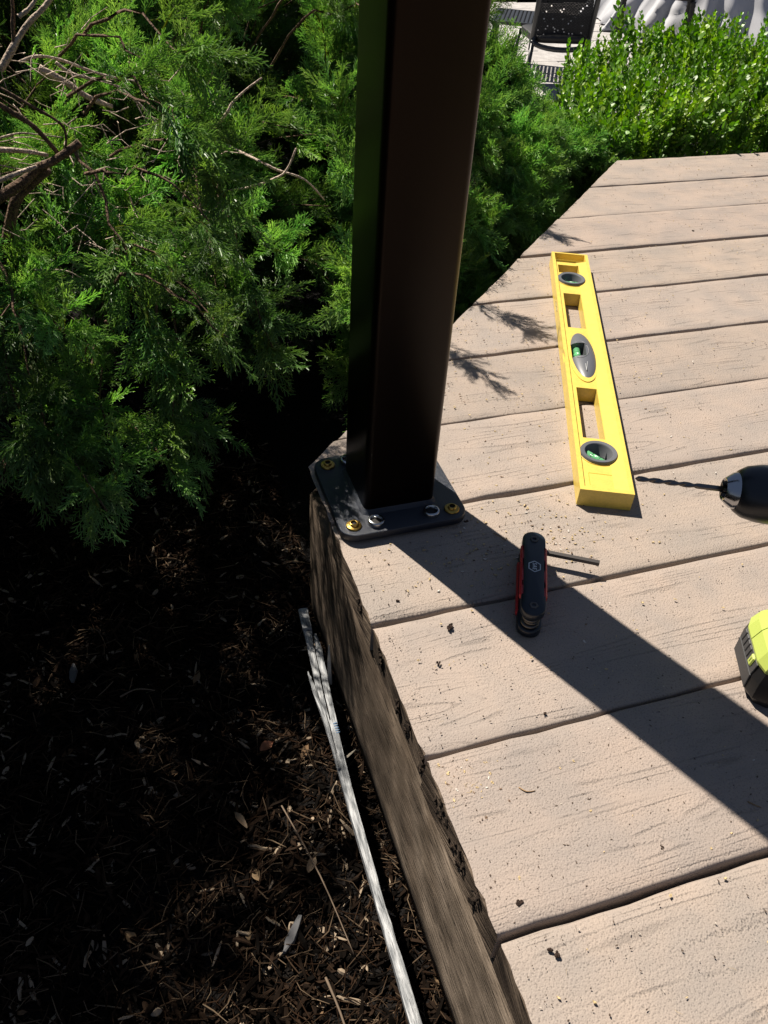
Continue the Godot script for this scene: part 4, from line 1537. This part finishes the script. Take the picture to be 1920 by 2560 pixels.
	box(lb, Vector3(-0.0118, 0.0350, -0.0546), Vector3(0.0072, 0.0100, 0.0026), 0.0011, Basis(Vector3.RIGHT, 0.155))
	var btn := part("latch_button", done(lb), lime, bat)
	var ar := mb()
	flat(ar)
	box(ar, Vector3(-0.0118, 0.0353, -0.0560), Vector3(0.0007, 0.0050, 0.0003), 0.0001, Basis(Vector3.RIGHT, 0.155))
	part("arrow_mark", done(ar), rub, btn)

func loft(st: SurfaceTool, levels: Array) -> void:
	# footprints with cut corners stacked up: [height, half length, half width, corner]
	var rings := []
	for l in levels:
		var ring := []
		for p in rounded(float(l[2]) * 2, float(l[1]) * 2, float(l[3]), 2):
			ring.append(Vector3(p.x, l[0], p.y))
		rings.append(ring)
	var n: int = rings[0].size()
	for i in rings.size() - 1:
		for k in n:
			var j := (k + 1) % n
			quad(st, rings[i][k], rings[i][j], rings[i + 1][j], rings[i + 1][k], Vector3(rings[i][k].x, 0, rings[i][k].z))
	for k in n:
		var j := (k + 1) % n
		tri(st, Vector3(0, levels[0][0], 0), rings[0][k], rings[0][j], Vector3.DOWN)
		tri(st, Vector3(0, levels[-1][0], 0), rings[-1][k], rings[-1][j], Vector3.UP)

# ---------------------------------------------------------------- broken grey strip
func lath(st: SurfaceTool, pts: Array, wid: Array, tall: Array) -> void:
	# a thin board on edge: pts run along its top middle
	var wob := noise(FastNoiseLite.TYPE_SIMPLEX, 30.0, 131, 2)
	var rows := []
	var n := pts.size() - 1
	var steps := n * 6
	for i in steps + 1:
		var t := float(i) / steps * n
		var k := mini(int(t), n - 1)
		var u := t - k
		var p: Vector3 = pts[k].lerp(pts[k + 1], u)
		var d: Vector3 = (pts[k + 1] - pts[k]).normalized()
		var s := Vector3(d.z, 0, -d.x).normalized()
		var w: float = lerpf(wid[k], wid[k + 1], u) / 2.0
		var h: float = lerpf(tall[k], tall[k + 1], u)
		var j := wob.get_noise_1d(i * 0.011) * 0.0007
		var tilt := Vector3(-0.12, 0, 0) * h
		rows.append([[p + s * (w + j), p + s * (w * 0.4) + Vector3(0, 0.0008, 0), p - s * (w * 0.5) + Vector3(0, 0.0004 + j * 0.5, 0), p - s * (w - j), p - s * w - Vector3(0, h, 0) - tilt, p + s * w - Vector3(0, h, 0) - tilt], float(i) / steps])
	for i in steps:
		for k in 6:
			var j := (k + 1) % 6
			var a: Vector3 = rows[i][0][k]
			var b: Vector3 = rows[i][0][j]
			var c: Vector3 = rows[i + 1][0][j]
			var d: Vector3 = rows[i + 1][0][k]
			var ctr := Vector3.ZERO
			for v in rows[i][0]:
				ctr += v
			ctr /= 6.0
			var nn := (a + b) * 0.5 - ctr
			var order := [0, 1, 2, 0, 2, 3]
			if (b - a).cross(c - a).dot(nn) > 0:
				order = [0, 2, 1, 0, 3, 2]
			var vv := [a, b, c, d]
			for o in order:
				st.set_uv(Vector2(vv[o].z / 0.35, (k + (1 if o == 1 or o == 2 else 0)) * 0.13))
				st.add_vertex(vv[o])
	for e in [0, steps]:
		var ctr := Vector3.ZERO
		for v in rows[e][0]:
			ctr += v
		ctr /= 6.0
		var dd: Vector3 = rows[1][0][0] - rows[0][0][0]
		for k in 6:
			st.set_uv(Vector2(0.4, 0.1 * k))
			tri(st, ctr, rows[e][0][k], rows[e][0][(k + 1) % 6], -dd if e == 0 else dd)

func build_strip() -> void:
	var at := Vector3(0.145, -0.29, -0.22)
	var sp := thing("wood_strip", "long weathered silver grey wood strip, splintered at one end, lying along the deck side", "wood strip", at)
	var put := Transform3D(Basis(), -at)
	var st := mb()
	flat(st)
	lath(st, [Vector3(0.1352, -0.185, 0.10), Vector3(0.1375, -0.195, -0.10), Vector3(0.1400, -0.205, -0.235), Vector3(0.1425, -0.213, -0.33), Vector3(0.1455, -0.218, -0.43), Vector3(0.1515, -0.222, -0.535)], [0.0105, 0.0105, 0.0098, 0.0078, 0.0092, 0.0128], [0.035, 0.035, 0.032, 0.030, 0.028, 0.026])
	part("strip", done(st), H.strip, sp, put)
	var a := mb()
	flat(a)
	lath(a, [Vector3(0.1470, -0.221, -0.530), Vector3(0.1500, -0.220, -0.585), Vector3(0.1565, -0.218, -0.655), Vector3(0.1590, -0.217, -0.690)], [0.0065, 0.0070, 0.0085, 0.0105], [0.024, 0.022, 0.018, 0.016])
	part("splinter", done(a), H.strip, sp, put)
	var b := mb()
	flat(b)
	lath(b, [Vector3(0.1548, -0.222, -0.528), Vector3(0.1590, -0.222, -0.585), Vector3(0.1650, -0.223, -0.640), Vector3(0.1665, -0.224, -0.665)], [0.0065, 0.0072, 0.0080, 0.0030], [0.024, 0.022, 0.018, 0.012])
	part("splinter", done(b), H.strip, sp, put)
	var c := mb()
	flat(c)
	lath(c, [Vector3(0.1435, -0.216, -0.470), Vector3(0.1445, -0.2135, -0.530), Vector3(0.1425, -0.212, -0.575), Vector3(0.1415, -0.211, -0.600)], [0.003, 0.0045, 0.0045, 0.0015], [0.012, 0.012, 0.010, 0.006])
	part("splinter", done(c), H.strip, sp, put)
	var cap := mb()
	flat(cap)
	lath(cap, [Vector3(0.1572, -0.214, -0.668), Vector3(0.1592, -0.2125, -0.700)], [0.0112, 0.0118], [0.014, 0.014])
	part("splinter", done(cap), H.strip, sp, put)
	var ink := mb()
	flat(ink)
	for k in 5:
		box(ink, Vector3(0.1553, -0.2208, -0.529 + k * 0.0032), Vector3(0.0045, 0.0004, 0.0012), 0.0001, Basis(Vector3.UP, 0.15))
	part("blue_stamp", done(ink), mat("blue_ink", lin(0.10, 0.19, 0.33), 0.7), sp, put)
	# loose pale slivers by it
	var wood := mat("pale_split_wood", lin(0.66, 0.58, 0.46), 0.7)
	for q in [[Vector3(0.1665, -0.232, -0.592), Vector3(0.1700, -0.185, -0.612), 0.0036, "pale wood sliver leaning upright between the grey strip and the deck side"], [Vector3(0.158, -0.236, -0.492), Vector3(0.1705, -0.232, -0.497), 0.0014, "small pale sliver lying across the gap beside the grey strip"]]:
		var s := mb()
		flat(s)
		tube(s, [q[0], q[0].lerp(q[1], 0.6), q[1]], [q[2], q[2] * 0.8, q[2] * 0.2], 4)
		tag(part("wood_sliver", done(s), wood), q[3], "wood sliver")

# ---------------------------------------------------------------- mulch and crumbs
func chip(seed_: int, len_: float, w: float, t: float) -> ArrayMesh:
	rng.seed = seed_
	var st := mb()
	flat(st)
	var a := []
	var b := []
	for k in 4:
		var x := (k / 3.0 - 0.5) * len_
		var ww := w * (0.35 if k == 0 or k == 3 else 1.0) * rng.randf_range(0.7, 1.3) / 2
		var y := rng.randf_range(-0.5, 0.5) * t * 1.5
		a.append([Vector3(x + rng.randf_range(-1, 1) * len_ * 0.08, y, -ww), Vector3(x, y, ww)])
		b.append([Vector3(x + rng.randf_range(-1, 1) * len_ * 0.08, y + t, -ww * 0.8), Vector3(x, y + t * 0.8, ww * 0.8)])
	for k in 3:
		quad(st, b[k][0], b[k + 1][0], b[k + 1][1], b[k][1], Vector3.UP)
		quad(st, a[k][0], a[k + 1][0], a[k + 1][1], a[k][1], Vector3.DOWN)
		quad(st, a[k][0], a[k + 1][0], b[k + 1][0], b[k][0], Vector3(0, 0, -1))
		quad(st, a[k][1], a[k + 1][1], b[k + 1][1], b[k][1], Vector3(0, 0, 1))
	quad(st, a[0][0], a[0][1], b[0][1], b[0][0], Vector3.LEFT)
	quad(st, a[3][0], a[3][1], b[3][1], b[3][0], Vector3.RIGHT)
	return done(st)

func needle(seed_: int) -> ArrayMesh:
	rng.seed = seed_
	var st := mb()
	smooth(st)
	var bow := rng.randf_range(-0.2, 0.2)
	tube(st, [Vector3(-0.5, 0, 0), Vector3(-0.1, 0.03, bow), Vector3(0.5, 0, 0)], [0.022, 0.026, 0.012], 3, false)
	return done(st)

func leaf_mesh(seed_: int, len_: float, w: float) -> ArrayMesh:
	rng.seed = seed_
	var st := mb()
	smooth(st)
	var curl := rng.randf_range(0.15, 0.5)
	var rows := []
	for i in 8:
		var t := i / 7.0
		var ww := w * sin(PI * clampf(t * 0.92 + 0.06, 0, 1)) * rng.randf_range(0.8, 1.1)
		var row := []
		for k in 5:
			var s := k / 2.0 - 1.0
			row.append(Vector3((t - 0.5) * len_, absf(s) * w * curl + sin(t * 3.0) * len_ * 0.08 + rng.randf_range(-1, 1) * 0.0006, s * ww))
		rows.append(row)
	for i in 7:
		for k in 4:
			quad(st, rows[i][k], rows[i + 1][k], rows[i + 1][k + 1], rows[i][k + 1], Vector3.UP)
	return done(st)

func build_mulch() -> void:
	var hn: FastNoiseLite = H.bed_noise
	var m := mat("mulch_chips", Color.WHITE, 0.95, 0, 0.12)
	m.vertex_color_use_as_albedo = true
	var shapes := [chip(1, 0.020, 0.0040, 0.002), chip(2, 0.012, 0.0045, 0.002), chip(3, 0.026, 0.0032, 0.002), chip(4, 0.009, 0.0050, 0.0025), chip(5, 0.015, 0.0026, 0.0015)]
	var ndl := [needle(6), needle(7), needle(8)]
	var lf := [leaf_mesh(21, 0.018, 0.0035), leaf_mesh(22, 0.013, 0.004)]
	rng.seed = 333
	var all := shapes + ndl + lf
	for v in all.size():
		var where := []
		var tints := []
		var n: int = 4200 if v < 5 else 3600 if v < 8 else 60
		for i in n:
			var x := rng.randf_range(-0.42, 0.20)
			var z := rng.randf_range(-1.25, -0.05)
			var y := bed(x, z, hn) + rng.randf_range(-0.003, 0.010)
			var b := Basis(Vector3.UP, rng.randf() * TAU) * Basis(Vector3.BACK, rng.randf_range(-0.4, 0.4)) * Basis(Vector3.RIGHT, rng.randf_range(-0.6, 0.6))
			var s := rng.randf_range(0.5, 1.25)
			if v >= 5 and v < 8:
				s = rng.randf_range(0.012, 0.034)
				y += 0.004
			where.append(Transform3D(b.scaled(Vector3.ONE * s), Vector3(x, y, z)))
			var k := rng.randf()
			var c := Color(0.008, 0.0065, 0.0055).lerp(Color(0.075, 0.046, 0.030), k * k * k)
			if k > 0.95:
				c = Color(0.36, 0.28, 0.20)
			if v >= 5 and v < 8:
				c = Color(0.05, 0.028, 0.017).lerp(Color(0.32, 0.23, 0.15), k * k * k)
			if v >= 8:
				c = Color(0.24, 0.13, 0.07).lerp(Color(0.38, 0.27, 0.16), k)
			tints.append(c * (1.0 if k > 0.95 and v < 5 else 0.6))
		var called: String = "wood_mulch" if v < 5 else "dry_needles" if v < 8 else "dry_leaves"
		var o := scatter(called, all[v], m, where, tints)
		tag(o, ["dark shredded bark mulch covering the ground beside the deck", "fallen dry needles scattered over the mulch", "small dry leaves scattered over the mulch"][0 if v < 5 else 1 if v < 8 else 2], "mulch" if v < 5 else "litter", "mulch and litter beside the deck")
	# larger single pieces one can point to
	var tan_ := mat("tan_leaf", lin(0.14, 0.095, 0.055), 0.7)
	var rust := mat("rusty_leaf", lin(0.20, 0.075, 0.035), 0.7)
	var ash := mat("grey_wood", lin(0.13, 0.13, 0.135), 0.85)
	var twig := mat("dry_twig", lin(0.17, 0.12, 0.08), 0.85)
	for q in [
		[Vector3(-0.128, -0.272, -0.72), "bark", chip(61, 0.030, 0.009, 0.003), ash, 1.5, "pale grey wood shard alone in the deep shade at far left", "wood chip"],
		[Vector3(0.062, -0.274, -0.34), "chip", chip(62, 0.036, 0.010, 0.005), ash, 0.9, "dark grey bark chunk beside the strip near the bottom of the bed", "wood chip"],
		[Vector3(0.035, -0.270, -0.47), "leaf", leaf_mesh(63, 0.024, 0.004), tan_, 2.0, "long tan dry leaf in the sunny patch of mulch", "leaf"],
		[Vector3(0.080, -0.268, -0.55), "leaf", leaf_mesh(64, 0.018, 0.006), rust, 0.4, "rust red curled leaf on the mulch near the splintered strip end", "leaf"],
		[Vector3(0.096, -0.268, -0.40), "leaf", leaf_mesh(65, 0.018, 0.005), tan_, 0.9, "crumpled tan leaf against the grey strip", "leaf"],
	]:
		var nm: String = {"bark": "wood_chip", "chip": "wood_chip", "leaf": "dry_leaf"}[q[1]]
		var o := part(nm, q[2], q[3], null, Transform3D(Basis(Vector3.UP, q[4]), q[0]))
		tag(o, q[5], q[6])
	for q in [
		[[Vector3(-0.075, -0.266, -0.665), Vector3(-0.055, -0.262, -0.668), Vector3(-0.034, -0.264, -0.662)], 0.0012, "forked pale twig lying on the shaded mulch"],
		[[Vector3(0.080, -0.262, -0.47), Vector3(0.100, -0.255, -0.38), Vector3(0.112, -0.258, -0.30)], 0.0009, "long thin tan stem lying beside the grey strip"],
		[[Vector3(0.082, -0.264, -0.29), Vector3(0.088, -0.262, -0.245), Vector3(0.086, -0.266, -0.20)], 0.0013, "straight pale stick at the bottom of the mulch bed"],
	]:
		tag(part("twig", bark_tube(q[0], q[1], q[1] * 0.6, 5), twig), q[2], "twig")

func build_crumbs() -> void:
	# sawdust: tiny pale flakes, thick where holes were drilled
	var m := mat("sawdust_flakes", Color.WHITE, 0.8)
	m.vertex_color_use_as_albedo = true
	var fl := [chip(71, 0.0034, 0.0016, 0.0005), chip(72, 0.0026, 0.0018, 0.0006), needle(73)]
	rng.seed = 555
	var heaps := [[Vector2(0.375, -0.55), 0.06, 260], [Vector2(0.62, -1.12), 0.10, 240], [Vector2(0.44, -0.95), 0.09, 200], [Vector2(0.185, -0.30), 0.02, 60], [Vector2(0.30, -0.52), 0.05, 120], [Vector2(0.52, -0.80), 0.10, 220], [Vector2(0.23, -0.80), 0.05, 120], [Vector2(1.15, -1.5), 0.25, 240]]
	for v in 3:
		var where := []
		var tints := []
		for hp in heaps:
			for i in int(hp[2]) / 3 + 1:
				var p: Vector2 = hp[0] + Vector2(rng.randfn(0, 1), rng.randfn(0, 0.6)) * float(hp[1])
				flake(where, tints, p, v)
		for i in 620:
			flake(where, tints, Vector2(rng.randf_range(0.18, 1.9), rng.randf_range(-1.6, -0.06)), v)
		for i in 2600:
			var n0 := where.size()
			flake(where, tints, Vector2(0.18 + pow(rng.randf(), 1.6) * 1.6, -0.06 - rng.randf() * 1.5), v)
			if where.size() > n0:
				where[n0] = where[n0].scaled_local(Vector3.ONE * 0.62)
				tints[n0] = Color(0.10, 0.065, 0.045) if rng.randf() < 0.8 else Color(0.60, 0.52, 0.44)
		var o := scatter("sawdust", fl[v], m, where, tints)
		tag(o, "pale yellow sawdust and fine crumbs scattered on the deck boards", "sawdust")
	var bark := make_grit("bark_crumb", Color(0.30, 0.24, 0.21), 0.7, 60.0, 1.0, 141)
	var straw := mat("straw", lin(0.36, 0.22, 0.10), 0.8)
	var list := [
		[Vector3(0.2395, 0, -0.4515), 0.0090, "rough brown bark crumb left of the key set, below the post base"],
		[Vector3(0.2150, 0, -0.4160), 0.0048, "small brown crumb below the larger bark crumb on the board edge"],
		[Vector3(0.2035, 0, -0.4960), 0.0045, "dark crumb on the board just below the base plate"],
		[Vector3(0.2040, 0, -0.1690), 0.0080, "dark bark flake at the bottom of the view, right of the rim"],
		[Vector3(0.3130, 0, -0.2130), 0.0040, "round tan crumb alone in the middle of the nearest full board"],
		[Vector3(0.2820, 0, -0.3420), 0.0038, "reddish crumb beside the post shadow edge"],
		[Vector3(0.1950, 0, -0.2050), 0.0060, "dark crumb close to the gap near the lower left board end"],
		[Vector3(0.5750, 0, -0.7450), 0.0060, "flat tan chip right of the level's middle vial"],
		[Vector3(1.0200, 0, -1.2300), 0.0055, "brown crumb on the deck far right of the level"],
		[Vector3(0.3020, 0, -0.5710), 0.0060, "dry leaf scrap at the right foot of the post"],
	]
	for i in list.size():
		var q: Array = list[i]
		var s: float = q[1] * 0.78
		rng.seed = 800 + i
		var st := mb()
		flat(st)
		for k in 5:
			var c := Vector3(rng.randf_range(-0.4, 0.4) * s, s * 0.22, rng.randf_range(-0.4, 0.4) * s)
			box(st, c, Vector3(rng.randf_range(0.3, 0.7), 0.4, rng.randf_range(0.25, 0.55)) * s, s * 0.12, Basis(Vector3.UP, rng.randf() * 3.0) * Basis(Vector3.RIGHT, rng.randf_range(-0.3, 0.3)))
		var o := part("bark_crumb", done(st), bark, null, Transform3D(Basis(), q[0] + Vector3(0, 0.0004 if i < 9 else 0.0127, 0)))
		tag(o, q[2], "bark crumb")
	for q in [
		[[Vector3(0.398, 0.0014, -0.226), Vector3(0.401, 0.0020, -0.222), Vector3(0.405, 0.0014, -0.219)], "short brown straw on the board right of the post shadow"],
		[[Vector3(0.232, 0.0014, -0.286), Vector3(0.236, 0.0020, -0.281), Vector3(0.243, 0.0014, -0.280)], "curved tan straw on the board above the lowest gap"],
		[[Vector3(0.330, 0.0014, -0.560), Vector3(0.334, 0.0022, -0.553), Vector3(0.338, 0.0014, -0.546)], "thin straw between the post base and the key set"],
	]:
		tag(part("straw", bark_tube(q[0], 0.0006, 0.0004, 4), straw), q[1], "straw")

func flake(where: Array, tints: Array, p: Vector2, v: int) -> void:
	if p.y < -1.6 or p.x < left_edge(p.y) + 0.004 or p.y > -0.05:
		return
	var f := fposmod(p.y - DECK_FAR, PITCH)
	if f < 0.006 or f > PITCH - 0.006:
		return
	if absf(p.x - 0.2425) < 0.072 and absf(p.y + 0.646) < 0.07:
		return
	var s := rng.randf_range(0.4, 1.1) if v < 2 else rng.randf_range(0.002, 0.006)
	where.append(Transform3D((Basis(Vector3.UP, rng.randf() * TAU) * Basis(Vector3.RIGHT, rng.randf_range(-0.5, 0.5))).scaled(Vector3.ONE * s), Vector3(p.x, 0.0012, p.y)))
	var k := rng.randf()
	tints.append(Color(0.62, 0.47, 0.25) if k < 0.7 else Color(0.22, 0.14, 0.09) if k < 0.9 else Color(0.7, 0.65, 0.58))
